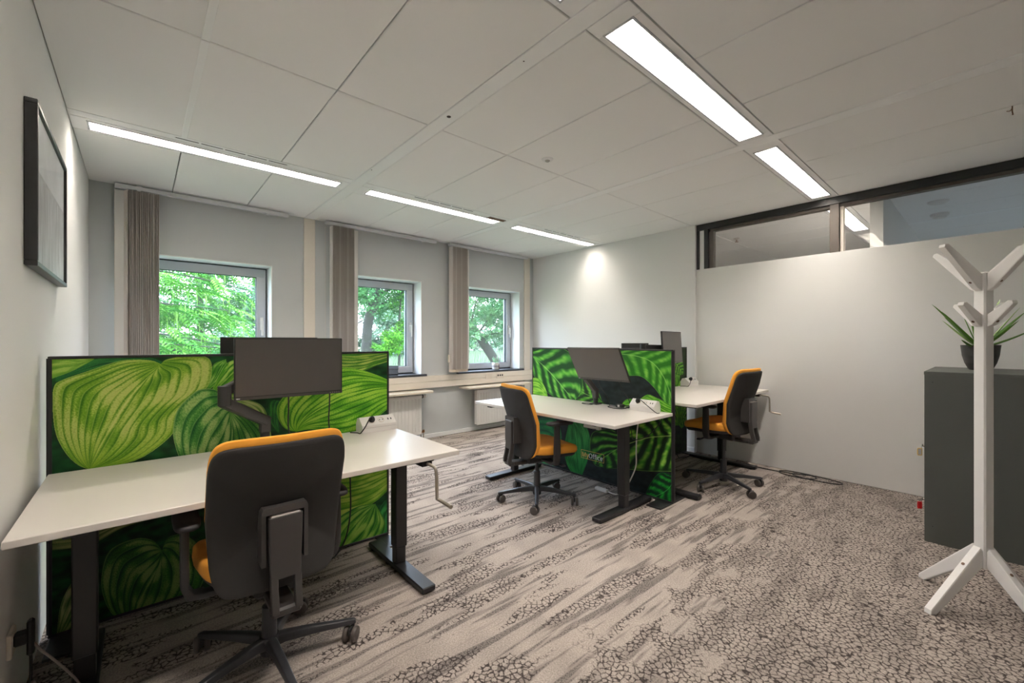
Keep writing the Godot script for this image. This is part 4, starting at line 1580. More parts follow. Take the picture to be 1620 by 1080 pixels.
func chair(label: String, at: Vector3, turn: float, lift: float, base_turn: float, arm := 0.0) -> void:
	var t := thing("office_chair", label, "office chair", at, turn, "orange and black office chairs at the desks")
	var sy := 0.462 + lift
	var up := Vector3(0, sy, 0)
	var m := MB.new()
	m.xf = Transform3D(Basis.IDENTITY, up)
	var rg := []
	for e in [[0.9, -0.062], [0.965, -0.052], [1.0, -0.032], [0.99, -0.014], [0.945, -0.002], [0.8, 0.004], [0.5, 0.001], [0.2, -0.001]]:
		rg.append(seat_ring(e[0], e[1]))
	m.loft(rg)
	part(t, "seat", m, mats.orange_fabric, "orange fabric seat cushion")
	m = MB.new()
	m.xf = Transform3D(Basis.IDENTITY, up)
	rg = []
	for e in [[0.93, -0.056], [0.94, -0.068], [0.86, -0.088], [0.5, -0.098], [0.2, -0.1]]:
		rg.append(seat_ring(e[0], e[1]))
	m.loft(rg)
	part(t, "seat_pan", m, mats.black_plastic)
	# back: orange pad, black rear cover
	m = MB.new()
	m.xf = Transform3D(Basis.IDENTITY, up)
	rg = []
	for e in [[0.25, -0.056], [0.7, -0.057], [0.9, -0.056], [0.965, -0.048], [0.995, -0.034], [1.0, -0.020], [0.985, -0.008], [0.9, -0.004], [0.6, -0.002], [0.25, -0.002], [0.06, -0.002]]:
		rg.append(back_ring(e[0], e[1]))
	m.loft(rg)
	part(t, "back_cushion", m, mats.orange_fabric, "orange front pad of the backrest")
	m = MB.new()
	m.xf = Transform3D(Basis.IDENTITY, up)
	rg = []
	for e in [[0.97, -0.016], [1.003, -0.008], [1.0, 0.004], [0.985, 0.010], [0.93, 0.013], [0.6, 0.014], [0.25, 0.014], [0.06, 0.014]]:
		rg.append(back_ring(e[0], e[1], 0.955))
	m.loft(rg)
	part(t, "back_cover", m, mats.black_fabric, "black rear cover of the backrest")
	# height bracket and spine
	m = MB.new()
	m.xf = Transform3D(Basis.IDENTITY, up)
	var U := PackedVector2Array([Vector2(-0.078, 0.03), Vector2(-0.078, 0.225), Vector2(-0.072, 0.238), Vector2(0.072, 0.238), Vector2(0.078, 0.225), Vector2(0.078, 0.03), Vector2(0.064, 0.03), Vector2(0.064, 0.214), Vector2(-0.064, 0.214), Vector2(-0.064, 0.03)])
	m.prism(U, Vector3(0, 0, 0.19), Vector3.RIGHT, Vector3.UP, Vector3(0, 0, 1), 0.072)
	part(t, "height_bracket", m, mats.spine_grey)
	m = MB.new()
	m.xf = Transform3D(Basis.IDENTITY, up)
	rg = []
	for e in [[0.205, 0.243, 0.112], [0.203, 0.247, 0.114], [0.12, 0.245, 0.112], [0.03, 0.244, 0.106], [-0.02, 0.249, 0.102]]:
		rg.append(rect_ring(Vector3(0, e[0], e[1] + 0.012), e[2], 0.034, 0.006))
	m.loft(rg)
	for s in [-1.0, 1.0]:
		rg = []
		for e in [[-0.018, 0.249], [-0.06, 0.256], [-0.105, 0.268], [-0.135, 0.268]]:
			rg.append(rect_ring(Vector3(s * 0.039, e[0], e[1] + 0.012), 0.024, 0.034, 0.004))
		m.loft(rg)
	m.box(Vector3(0, -0.142, 0.262), Vector3(0.102, 0.034, 0.046), 0.008)
	m.box(Vector3(0, -0.145, 0.15), Vector3(0.09, 0.03, 0.22), 0.008)
	var sp := part(t, "spine", m, mats.spine_grey)
	m = MB.new()
	m.xf = Transform3D(Basis.IDENTITY, up)
	m.box(Vector3(0, 0.206, 0.257), Vector3(0.10, 0.008, 0.032), 0.003)
	part(sp, "spine_cap", m, mat("spine_cap", c8(120, 112, 108), 0.4))
	# arms
	for s in [-1.0, 1.0]:
		m = MB.new()
		m.xf = Transform3D(Basis.IDENTITY, up)
		rg = []
		for e in [[-0.125, 0.06, 0.05], [-0.128, 0.22, 0.05], [-0.118, 0.262, 0.052], [-0.08, 0.278, 0.056], [0.0, 0.279, 0.058], [0.08, 0.279, 0.052], [0.152 + arm, 0.279, 0.046]]:
			var flat: bool = e[1] < 0.23
			var ring_ := []
			for q in oval(5.0, 16):
				if flat:
					ring_.append(Vector3(s * e[1], e[0] + q.y * 0.012, q.x * e[2] * 0.5 - 0.02))
				elif e[1] < 0.27:
					ring_.append(Vector3(s * (e[1] - q.y * 0.012), e[0] + q.y * 0.012, q.x * e[2] * 0.5 - 0.02))
				else:
					ring_.append(Vector3(s * (e[1] - q.y * 0.014), e[0], q.x * e[2] * 0.5 - 0.02))
			rg.append(ring_)
		m.loft(rg)
		var ar := part(t, "armrest", m, mats.black_plastic)
		m = MB.new()
		m.xf = Transform3D(Basis.IDENTITY, up)
		rg = []
		for e in [[0.9, 0.150 + arm], [1.0, 0.156 + arm], [1.0, 0.166 + arm], [0.93, 0.174 + arm], [0.6, 0.177 + arm]]:
			var ring_ := []
			for q in oval(3.6, 28):
				ring_.append(Vector3(s * 0.272 + q.x * 0.042 * e[0], e[1], q.y * 0.12 * e[0] - 0.05))
			rg.append(ring_)
		m.loft(rg)
		part(ar, "arm_pad", m, mats.soft_black)
	# mechanism and levers
	m = MB.new()
	m.xf = Transform3D(Basis.IDENTITY, up)
	m.box(Vector3(0, -0.125, 0.0), Vector3(0.15, 0.062, 0.25), 0.014)
	part(t, "mechanism", m, mats.black_plastic)
	for s in [-1.0, 1.0]:
		m = MB.new()
		m.xf = Transform3D(Basis.IDENTITY, up)
		m.tube(smooth_path([Vector3(s * 0.06, -0.13, -0.08), Vector3(s * 0.16, -0.145, -0.09), Vector3(s * 0.22, -0.15, -0.10)], 8), 0.007, 8)
		m.box(Vector3(s * 0.235, -0.15, -0.102), Vector3(0.05, 0.012, 0.035), 0.004)
		part(t, "lever", m, mats.black_plastic)
	m = MB.new()
	m.lathe([Vector2(0, 0.09), Vector2(0.029, 0.09), Vector2(0.027, 0.24), Vector2(0.015, 0.243), Vector2(0.015, sy - 0.14), Vector2(0, sy - 0.14)], 20)
	part(t, "gas_column", m, mats.base_grey)
	m = MB.new()
	m.lathe([Vector2(0, 0.045), Vector2(0.033, 0.045), Vector2(0.036, 0.06), Vector2(0.040, 0.105), Vector2(0.036, 0.118), Vector2(0, 0.12)], 22)
	part(t, "hub", m, mats.base_grey)
	for k in 5:
		var g: float = base_turn + TAU * k / 5.0
		var d := Vector3(cos(g), 0, -sin(g))
		var sd := Vector3.UP.cross(d).normalized()
		m = MB.new()
		rg = []
		for e in [[0.02, 0.092, 0.050, 0.050], [0.06, 0.098, 0.046, 0.042], [0.16, 0.094, 0.040, 0.034], [0.26, 0.085, 0.034, 0.026], [0.325, 0.08, 0.030, 0.022], [0.338, 0.078, 0.022, 0.016]]:
			var ring_ := []
			for q in oval(4.0, 16):
				ring_.append(d * e[0] + sd * (q.x * e[2] * 0.5 * (0.9 + 0.1 * q.y * -1.0)) + Vector3.UP * (e[1] + q.y * e[3] * 0.5))
			rg.append(ring_)
		m.loft(rg)
		part(t, "base_leg", m, mats.base_grey)
		var cdir := Basis(Vector3.UP, base_turn * 3.0 + k * 1.9)
		m = MB.new()
		var cp := d * 0.325
		m.cyl(cp + Vector3(0, 0.066, 0), 0.007, 0.03, 10)
		m.xf = Transform3D(cdir, cp)
		m.box(Vector3(0, 0.048, 0.012), Vector3(0.012, 0.034, 0.05), 0.004)
		var cs := part(t, "caster", m, mats.black_plastic)
		for s in [-1.0, 1.0]:
			m = MB.new()
			m.xf = Transform3D(cdir, cp)
			m.lathe([Vector2(0, -0.010), Vector2(0.020, -0.010), Vector2(0.029, -0.008), Vector2(0.0325, -0.003), Vector2(0.0325, 0.004), Vector2(0.030, 0.010), Vector2(0.016, 0.012), Vector2(0, 0.012)], 22, Vector3(s * 0.018, 0.0325, 0.016), Basis(Vector3(0, 0, 1), -s * PI / 2))
			part(cs, "wheel", m, mats.wheel_grey)


func rect_ring(c: Vector3, w: float, d: float, r: float) -> Array:
	var out := []
	for q in 4:
		var sx: float = [1.0, -1.0, -1.0, 1.0][q]
		var sz: float = [1.0, 1.0, -1.0, -1.0][q]
		for k in 3:
			var g: float = q * PI / 2 + k * PI / 4
			out.append(c + Vector3(sx * (w / 2 - r) + cos(g) * r, 0, sz * (d / 2 - r) + sin(g) * r))
	return out


func build_chairs() -> void:
	chair("orange and black office chair seen from behind at the foreground desk", v(0.405, 0, 1.99), deg_to_rad(90.0 - 90.0), 0.03, deg_to_rad(-15))
	chair("orange and black office chair at the middle desk, seen from its left rear", v(2.53, 0, 2.56), deg_to_rad(-14.0 - 90.0), 0.02, deg_to_rad(9 + 104), 0.04)
	chair("orange and black office chair with raised seat at the corner desk", v(4.07, 0, 1.66), deg_to_rad(86.0 - 90.0), 0.135, deg_to_rad(24 + 4))


# ------------------------------------------------------------------ cabinet, plant, coat stand
func build_cabinet_and_stand() -> void:
	var b0 := 3.95
	var b1 := 4.75
	var a0 := -0.14
	var a1 := 0.31
	var zt := 1.135
	var t := thing("filing_cabinet", "dark grey cabinet standing behind the white coat stand", "cabinet", v((b0 + b1) / 2, 0, (a0 + a1) / 2))
	var hw := (b1 - b0) / 2
	var hd := (a1 - a0) / 2
	var m := MB.new()
	for s in [-1.0, 1.0]:
		m = MB.new()
		m.box(Vector3(s * (hw - 0.009), (zt - 0.02) / 2, 0), Vector3(0.018, zt - 0.02, hd * 2), 0.0015)
		part(t, "side_panel", m, mats.cabinet_dark)
	m = MB.new()
	m.box(Vector3(0, zt - 0.011, 0), Vector3(hw * 2, 0.022, hd * 2 + 0.004), 0.002)
	part(t, "top_panel", m, mats.cabinet_dark)
	m = MB.new()
	m.box(Vector3(0, 0.55, hd - 0.01), Vector3(hw * 2 - 0.04, 1.08, 0.012), 0.001)
	part(t, "back_panel", m, mats.cabinet_dark)
	m = MB.new()
	m.box(Vector3(0, 0.03, -0.01), Vector3(hw * 2 - 0.04, 0.06, hd * 2 - 0.06), 0.001)
	part(t, "plinth", m, mats.cabinet_dark)
	for e in [[0.07, 0.55], [0.56, 1.10]]:
		m = MB.new()
		m.box(Vector3(0, (e[0] + e[1]) / 2, -hd + 0.008), Vector3(hw * 2 - 0.042, e[1] - e[0] - 0.006, 0.018), 0.002)
		var dr := part(t, "drawer_front", m, mats.cabinet_dark)
		m = MB.new()
		m.cyl(Vector3(-0.32, e[0] + (0.064 if e[0] > 0.5 else 0.19), -hd - 0.006), 0.009, 0.014, 14, Basis(Vector3.RIGHT, PI / 2))
		part(dr, "lock", m, mats.chrome)
	m = MB.new()
	for e in [[zt - 0.07, hd - 0.40], [0.06 + 0.05, hd - 0.40]]:
		m.cyl(Vector3(-hw - 0.0005, e[0], -hd + 0.04), 0.004, 0.003, 8, Basis(Vector3(0, 0, 1), PI / 2), 0.0005)
	part(t, "screw_hole", m, mats.gasket)
	# keys with tags that peek out past the edge
	for e in [[0.60, mats.yellow, "yellow framed", "key_tag"], [0.235, mats.red, "red", "key_tag"]]:
		var k := thing("key_tag", "%s key tag hanging from the lock at the cabinet's far edge" % e[2], "key tag", v(4.03, e[0], a1 + 0.036))
		m = MB.new()
		var kz := 0.0
		ring(m, -0.014, 0.014, -0.045, 0.005, -0.018, -0.013, 0.005)
		if e[2] == "red":
			m.box(Vector3(0, -0.02, 0.0155), Vector3(0.02, 0.042, 0.005), 0.001)
		part(k, "tag", m, e[1]).rotation.y = -1.0
		if e[2] != "red":
			m = MB.new()
			m.box(Vector3(0, -0.02, 0.0155), Vector3(0.018, 0.038, 0.003))
			part(k, "paper_label", m, mats.white_plastic).rotation.y = -1.0
		m = MB.new()
		m.tube([Vector3(0, 0.0, 0.016), Vector3(0.0, 0.016, 0.016), Vector3(0, 0.022, 0.03)], 0.002, 6)
		m.cyl(Vector3(0, 0.024, 0.02), 0.01, 0.004, 12, Basis(Vector3.RIGHT, PI / 2))
		m.tube([Vector3(0, 0.024, 0.02), Vector3(0, 0.024, 0.045)], 0.003, 6)
		part(k, "key_ring", m, mats.chrome)
	# potted aloe on top
	var p := thing("potted_plant", "green spiky leaved plant in a dark bowl shaped pot on the dark cabinet", "plant", v(4.44, zt, 0.065))
	m = MB.new()
	m.lathe([Vector2(0, 0.0), Vector2(0.052, 0.0), Vector2(0.06, 0.008), Vector2(0.078, 0.05), Vector2(0.09, 0.10), Vector2(0.097, 0.168), Vector2(0.098, 0.175), Vector2(0.093, 0.175), Vector2(0.089, 0.15), Vector2(0, 0.15)], 36)
	part(p, "pot", m, mats.pot_dark)
	m = MB.new()
	m.lathe([Vector2(0.0895, 0.15), Vector2(0.06, 0.158), Vector2(0, 0.162)], 24)
	part(p, "soil", m, mats.soil)
	var gr := mat("aloe_green", c8(88, 136, 40), 0.4)
	gr.backlight_enabled = true
	gr.backlight = Color(0.1, 0.14, 0.03)
	var pale := mat("aloe_pale", c8(150, 184, 110), 0.45)
	# leaves: direction in plan (degrees from +b to +a), reach, rise
	var lv := [[128, 0.36, 0.27, 0], [140, 0.34, 0.22, 0], [118, 0.25, 0.17, 1], [152, 0.22, 0.05, 0], [95, 0.12, 0.26, 0], [-46, 0.36, 0.22, 0], [-40, 0.33, 0.16, 0], [-58, 0.38, 0.12, 0], [-30, 0.22, 0.3, 1], [20, 0.2, 0.26, 0], [200, 0.2, 0.2, 0], [240, 0.24, 0.16, 0], [60, 0.26, 0.2, 0], [280, 0.22, 0.24, 1], [175, 0.14, 0.26, 0]]
	for e in lv:
		var g: float = deg_to_rad(e[0])
		var d := Vector3(cos(g), 0, -sin(g))
		var sd := Vector3.UP.cross(d).normalized()
		m = MB.new()
		var rg := []
		var nseg := 12
		for i in nseg + 1:
			var f := float(i) / nseg
			var c: Vector3 = d * (0.012 + e[1] * 0.78 * f) + Vector3.UP * (0.155 + e[2] * 1.15 * (1.25 * f - 0.25 * pow(f, 2.2)) - 0.02 * sin(PI * f))
			var w := 0.021 * pow(1.0 - f, 0.75) * (0.75 + 0.7 * f) + 0.0008
			var ring_ := []
			for k in 8:
				var a := TAU * k / 8
				ring_.append(c + sd * cos(a) * w + Vector3.UP * (sin(a) * w * 0.28 + 0.35 * absf(cos(a)) * w) + d * (-sin(a) * w * 0.1))
			rg.append(ring_)
		m.loft(rg)
		part(p, "leaf", m, pale if e[3] else gr)
	# coat stand
	var cb := 3.15
	var ca := 0.035
	var s := thing("coat_stand", "white wooden coat stand with four legs and two tiers of hooks", "coat stand", v(cb, 0, ca), 0.0)
	var yaw := atan2(0.228, 0.173) - 0.0   # direction of the back left leg in plan
	var dirs := []
	for k in 4:
		var g: float = yaw + PI / 2 * k
		dirs.append(Vector3(cos(g), 0, -sin(g)))
	m = MB.new()
	m.xf = Transform3D(Basis(Vector3.UP, yaw), Vector3.ZERO)
	m.box(Vector3(0, (1.678 + 0.215) / 2, 0), Vector3(0.052, 1.678 - 0.215, 0.052), 0.006)
	part(s, "post", m, mats.stand_white)
	for k in 4:
		var d: Vector3 = dirs[k]
		var sd := Vector3.UP.cross(d).normalized()
		m = MB.new()
		# leg, as a tapered board on edge
		var poly := PackedVector2Array([Vector2(0.024, 0.30), Vector2(0.036, 0.318), Vector2(0.30, 0.022), Vector2(0.302, 0.0), Vector2(0.272, 0.0), Vector2(0.024, 0.225)])
		chamfer_board(m, poly, d, sd, 0.034)
		var lg := part(s, "leg", m, mats.stand_white)
		m = MB.new()
		m.cyl(d * 0.112 + Vector3(0, 0.236, 0), 0.007, 0.004, 10, Basis(sd, 0.82), 0.001)
		part(lg, "screw", m, mats.screw_brown)
		m = MB.new()
		poly = PackedVector2Array([Vector2(0.026, 1.585), Vector2(0.026, 1.668), Vector2(0.205, 1.815), Vector2(0.222, 1.812), Vector2(0.226, 1.798), Vector2(0.05, 1.6)])
		chamfer_board(m, poly, d, sd, 0.03)
		var hk := part(s, "upper_hook", m, mats.stand_white)
		m = MB.new()
		m.cyl(d * 0.072 + Vector3(0, 1.627, 0), 0.0065, 0.004, 10, Basis(sd, 2.2), 0.001)
		part(hk, "screw", m, mats.screw_brown)
		m = MB.new()
		poly = PackedVector2Array([Vector2(0.026, 1.408), Vector2(0.026, 1.468), Vector2(0.108, 1.530), Vector2(0.122, 1.528), Vector2(0.126, 1.514), Vector2(0.042, 1.415)])
		chamfer_board(m, poly, d, sd, 0.03)
		hk = part(s, "lower_hook", m, mats.stand_white)
		m = MB.new()
		m.cyl(d * 0.058 + Vector3(0, 1.433, 0), 0.0065, 0.004, 10, Basis(sd, 2.2), 0.001)
		part(hk, "screw", m, mats.screw_brown)


func chamfer_board(m: MB, poly: PackedVector2Array, d: Vector3, sd: Vector3, w: float) -> void:
	var cc := Vector2.ZERO
	for q in poly:
		cc += q
	cc /= poly.size()
	var rg := []
	for e in [[-0.5, 0.004], [-0.44, 0.0], [0.44, 0.0], [0.5, 0.004]]:
		var ring_ := []
		var ins: Array = [poly]
		if e[1] > 0:
			ins = Array(Geometry2D.offset_polygon(poly, -e[1], Geometry2D.JOIN_MITER))
		var pp: PackedVector2Array = ins[0] if ins.size() and ins[0].size() == poly.size() else poly
		var best := 0
		for i in pp.size():
			if pp[i].distance_to(poly[0]) < pp[best].distance_to(poly[0]):
				best = i
		for i in pp.size():
			var q: Vector2 = pp[(best + i) % pp.size()]
			ring_.append(d * q.x + Vector3.UP * q.y + sd * e[0] * w)
		rg.append(ring_)
	# flat facets
	for i in rg.size() - 1:
		var k: int = rg[i].size()
		for j in k:
			var j2 := (j + 1) % k
			var a: Vector3 = rg[i][j]
			var b: Vector3 = rg[i][j2]
			var c: Vector3 = rg[i + 1][j2]
			var e4: Vector3 = rg[i + 1][j]
			var nn := (b - a).cross(e4 - a).normalized()
			var mid2 := (a + b + c + e4) / 4.0 - (d * cc.x + Vector3.UP * cc.y)
			if nn.dot(mid2) < 0:
				nn = -nn
			m.quad(a, b, c, e4, nn)
	for e in [0, rg.size() - 1]:
		var p2 := PackedVector2Array()
		for q in rg[e]:
			p2.append(Vector2(q.dot(d), q.y))
		var ids := Geometry2D.triangulate_polygon(p2)
		var nn := sd * (-1.0 if e == 0 else 1.0)
		for i in range(0, ids.size(), 3):
			m.tri(rg[e][ids[i]], rg[e][ids[i + 1]], rg[e][ids[i + 2]], nn, nn, nn)


# ------------------------------------------------------------------ things on the walls
func build_wall_things() -> void:
	# framed picture on the left wall: a 2.44..3.32, z 1.63..2.272
	var t := thing("framed_picture", "black box framed pale grey picture hanging on the left wall", "picture", v(LEFT_B, 1.95, 2.88))
	var hw := 0.44
	var hh := 0.322
	var m := MB.new()
	var e := 0.02
	# local: x out of the wall, z along -a
	m.box(Vector3(0.019, hh - e / 2, 0), Vector3(0.036, e, hw * 2), 0.002)
	m.box(Vector3(0.019, -hh + e / 2, 0), Vector3(0.036, e, hw * 2), 0.002)
	for s in [-1, 1]:
		m.box(Vector3(0.019, 0, s * (hw - e / 2)), Vector3(0.036, hh * 2 - 2 * e, e), 0.002)
	part(t, "frame", m, mats.frame_black)
	m = MB.new()
	m.quad(Vector3(0.026, hh - e, hw - e), Vector3(0.026, hh - e, -hw + e), Vector3(0.026, -hh + e, -hw + e), Vector3(0.026, -hh + e, hw - e), Vector3(1, 0, 0))
	part(t, "print", m, picture_mat())
	m = MB.new()
	m.quad(Vector3(0.031, hh - e, hw - e), Vector3(0.031, hh - e, -hw + e), Vector3(0.031, -hh + e, -hw + e), Vector3(0.031, -hh + e, hw - e), Vector3(1, 0, 0))
	part(t, "glass", m, mats.picture_glass)
	# wall socket by the lower left edge
	t = thing("wall_socket", "cream wall socket low on the left wall under the desk", "socket", v(LEFT_B, 0.315, 2.20))
	m = MB.new()
	m.box(Vector3(0.006, 0, 0), Vector3(0.012, 0.082, 0.082), 0.003)
	part(t, "plate", m, mats.cream_plastic)
	t = thing("power_plug", "black plug with a black and a grey lead in the wall socket", "plug", v(LEFT_B, 0.315, 2.20))
	m = MB.new()
	m.box(Vector3(0.028, 0.005, 0), Vector3(0.034, 0.042, 0.036), 0.006)
	m.box(Vector3(0.05, 0.0, 0), Vector3(0.018, 0.12, 0.032), 0.006)
	part(t, "plug_body", m, mats.cable_black)
	m = MB.new()
	m.tube(smooth_path([Vector3(0.05, -0.05, 0), Vector3(0.05, -0.15, 0.01), Vector3(0.035, -0.26, 0.03), Vector3(0.03, -0.306, 0.12), Vector3(0.05, -0.311, 0.3)], 20), 0.004, 8)
	part(t, "black_lead", m, mats.cable_black)
	m = MB.new()
	m.tube(smooth_path([Vector3(0.055, -0.02, 0), Vector3(0.075, -0.06, 0.0), Vector3(0.11, -0.13, -0.02), Vector3(0.165, -0.24, -0.03), Vector3(0.19, -0.3, 0.03), Vector3(0.16, -0.3105, 0.12), Vector3(0.11, -0.3105, 0.18)], 26), 0.004, 8)
	part(t, "grey_lead", m, mats.cable_grey)
	m = MB.new()
	m.tube(smooth_path([Vector3(0.11, -0.3105, 0.02), Vector3(0.07, -0.24, -0.02), Vector3(0.055, -0.15, 0.015), Vector3(0.04, -0.26, 0.06), Vector3(0.03, -0.3105, 0.16)], 22), 0.004, 8)
	part(t, "grey_lead", m, mats.cable_grey)
	# outlets on the cable duct
	for k in 2:
		var b: float = [4.02, 4.245][k]
		t = thing("duct_outlet", ["blank cream outlet plate on the cable duct under the right window", "outlet plate with three dark sockets on the cable duct under the right window"][k], "socket", v(b, 0.80, WIN_A - 0.053))
		m = MB.new()
		m.box(Vector3(0, 0, 0.003), Vector3(0.125 if k == 0 else 0.14, 0.075, 0.006), 0.002)
		part(t, "plate", m, mats.cream_plastic)
		for i in 3:
			m = MB.new()
			m.cyl(Vector3(-0.042 + 0.042 * i, 0.008, 0.0065), 0.004 if k == 0 else 0.014, 0.004, 12, Basis(Vector3.RIGHT, PI / 2), 0.001)
			part(t, "socket", m, mats.gasket if k == 1 else mats.shelf_cream)
	# motion sensor on the ceiling
	t = thing("motion_sensor", "small white round sensor on the ceiling in the middle of the room", "sensor", v(2.355, H, 2.268))
	m = MB.new()
	m.lathe([Vector2(0.0, -0.012), Vector2(0.02, -0.011), Vector2(0.042, -0.006), Vector2(0.046, 0)], 28)
	part(t, "rim", m, mats.white_paint)
	m = MB.new()
	m.lathe([Vector2(0.0, -0.022), Vector2(0.012, -0.020), Vector2(0.02, -0.011)], 20, Vector3.ZERO, Basis.IDENTITY, true)
	part(t, "lens", m, mat("sensor_lens", c8(170, 166, 162), 0.3))
	# little black hook that hangs in a ceiling joint
	t = thing("ceiling_hook", "small dark wire hook hanging from a ceiling joint at the right edge", "hook", v(3.90, H, -0.07))
	m = MB.new()
	m.tube(smooth_path([Vector3(0.03, -0.012, -0.02), Vector3(0.015, -0.02, -0.008), Vector3(0.0, -0.012, 0), Vector3(0.0, 0.0, 0)], 10), 0.003, 6)
	m.tube(smooth_path([Vector3(0.0, -0.012, 0), Vector3(-0.004, -0.03, 0.0), Vector3(-0.008, -0.05, 0.002)], 8), 0.003, 6)
	m.lathe([Vector2(0, -0.005), Vector2(0.005, 0), Vector2(0, 0.005)], 8, Vector3(-0.008, -0.053, 0.002))
	part(t, "wire", m, mats.brown)


func picture_mat() -> StandardMaterial3D:
	var w := 512
	var h := 384
	var im := Image.create(w, h, false, Image.FORMAT_RGB8)
	var nz := FastNoiseLite.new()
	nz.seed = 77
	nz.frequency = 1.0
	for y in h:
		for x in w:
			var u := float(x) / w
			var f := float(y) / h
			var c := 0.93 + 0.05 * nz.get_noise_2d(u * 3.0, f * 2.0)
			if f > 0.40:
				var k := nz.get_noise_2d(u * 22.0 + 0.4 * sin(f * 5.0), f * 1.6)
				c -= 0.16 * clampf(k + 0.25, 0, 1) + 0.1 * clampf(nz.get_noise_2d(u * 60.0, f * 2.5), 0, 1)
				c -= 0.06
			elif f > 0.375:
				c -= 0.22 * (0.6 + 0.4 * nz.get_noise_2d(u * 9.0, 3.0))
			im.set_pixel(x, y, Color(c * 0.99, c, c * 1.02))
	var m := mat("picture_print", Color.WHITE, 0.5)
	m.albedo_texture = ImageTexture.create_from_image(im)
	m.texture_repeat = false
	return m


# ------------------------------------------------------------------ small things
func build_small_things() -> void:
	var m := MB.new()
	# plant on the right sill
	var t := thing("potted_plant", "tiny succulent in a patterned white and pink pot on the right window sill", "plant", v(4.25, 0.89, 5.23))
	m.lathe([Vector2(0, 0), Vector2(0.05, 0), Vector2(0.056, 0.006), Vector2(0.058, 0.105), Vector2(0.052, 0.11), Vector2(0.05, 0.095), Vector2(0, 0.095)], 6, Vector3.ZERO, Basis(Vector3.UP, 0.5))
	part(t, "pot", m, mats.white_plastic)
	m = MB.new()
	m.lathe([Vector2(0.0585, 0.04), Vector2(0.0592, 0.041), Vector2(0.0596, 0.066), Vector2(0.0588, 0.067)], 6, Vector3.ZERO, Basis(Vector3.UP, 0.5))
	part(t, "band", m, mat("pot_grey", c8(170, 165, 170), 0.5))
	m = MB.new()
	m.box(Vector3(0.044, 0.05, 0.035), Vector3(0.03, 0.09, 0.004), 0.001, Basis(Vector3.UP, 0.9))
	part(t, "pink_panel", m, mat("pot_pink", c8(206, 166, 158), 0.5))
	var sg := mat("succulent", c8(150, 196, 160), 0.5)
	for i in 12:
		var g: float = i * 2.4
		var d := Vector3(cos(g), 0, sin(g))
		var q := 0.03 + 0.05 * fmod(i * 0.37, 1.0)
		m = MB.new()
		m.tube(smooth_path([d * 0.008 + Vector3(0, 0.09, 0), d * q * 0.7 + Vector3(0, 0.14, 0), d * q + Vector3(0, 0.17 + 0.02 * (i % 3), 0)], 6), [0.006, 0.007, 0.0065, 0.006, 0.005, 0.0035, 0.001], 6)
		part(t, "leaf", m, sg)
	# dark phone on the middle sill
	t = thing("desk_phone", "dark wedge shaped phone on the middle sill beside the edge of the foreground screen", "phone", v(2.50, 0.89, 5.25), -0.5)
	m = MB.new()
	m.prism(PackedVector2Array([Vector2(-0.07, 0.0), Vector2(0.05, 0.0), Vector2(0.06, 0.02), Vector2(0.0, 0.10), Vector2(-0.02, 0.10), Vector2(-0.075, 0.02)]), Vector3(-0.08, 0, 0), Vector3(0, 0, 1), Vector3.UP, Vector3.RIGHT, 0.16)
	part(t, "body", m, mats.slate)
	m = MB.new()
	m.box(Vector3(0, 0.098, -0.01), Vector3(0.17, 0.016, 0.07), 0.005, Basis(Vector3.RIGHT, 0.75))
	part(t, "screen", m, mats.soft_black)
	# coil of cable on the middle desk
	t = thing("coiled_cable", "black cable coil with an adapter on the middle desk under its monitor", "cable", v(3.17, 0.752, 2.17))
	m = MB.new()
	var cp := []
	for i in 60:
		var g := i / 59.0 * TAU * 2.3
		cp.append(Vector3(cos(g) * (0.055 + 0.012 * sin(g * 0.7)) - 0.02, 0.006 + 0.035 * maxf(0.0, sin(g + 0.6)) * (0.5 + 0.3 * sin(g * 0.4)), sin(g) * 0.105))
	m.tube(cp, 0.0032, 7)
	part(t, "cord", m, mats.cable_black)
	m = MB.new()
	m.box(Vector3(0.0, 0.018, 0.0), Vector3(0.045, 0.03, 0.07), 0.006)
	part(t, "adapter", m, mats.black_plastic)
	m = MB.new()
	m.box(Vector3(-0.024, 0.02, 0.0), Vector3(0.004, 0.018, 0.02), 0.001)
	part(t, "adapter_label", m, mats.white_plastic)
	# little loop at the arm of the middle desk
	t = thing("coiled_cable", "small black cable loop on the middle desk beside the monitor clamp", "cable", v(3.13, 0.752, 2.50))
	m = MB.new()
	cp = []
	for i in 30:
		var g := i / 29.0 * TAU * 1.1
		cp.append(Vector3(cos(g) * 0.03, 0.005, sin(g) * 0.06))
	m.tube(cp, 0.003, 6)
	part(t, "cord", m, mats.cable_black)
	# white lead under the middle desk
	t = thing("power_lead", "white lead hanging under the near end of the middle desk down to the floor", "cable")
	m = MB.new()
	m.tube(smooth_path([v(3.16, 0.722, 1.97), v(3.15, 0.60, 1.985), v(3.16, 0.50, 2.0), v(3.14, 0.40, 1.99), v(3.15, 0.28, 2.0), v(3.13, 0.16, 2.04), v(3.11, 0.06, 2.09), v(3.10, 0.012, 2.16), v(3.10, 0.012, 2.25)], 40), 0.0055, 8)
	part(t, "cord", m, mats.cable_white)
	m = MB.new()
	m.box(v(3.10, 0.014, 2.315), Vector3(0.04, 0.028, 0.13), 0.006)
	part(t, "connector", m, mats.cable_white)
	# black lead under the middle desk
	t = thing("power_lead", "thin black lead sagging under the near end of the middle desk", "cable")
	m = MB.new()
	m.tube(smooth_path([v(3.20, 0.722, 2.10), v(3.18, 0.56, 2.06), v(3.12, 0.51, 2.0), v(3.16, 0.55, 1.9), v(3.22, 0.66, 1.82), v(3.22, 0.722, 1.80)], 24), 0.0035, 7)
	part(t, "cord", m, mats.cable_black)
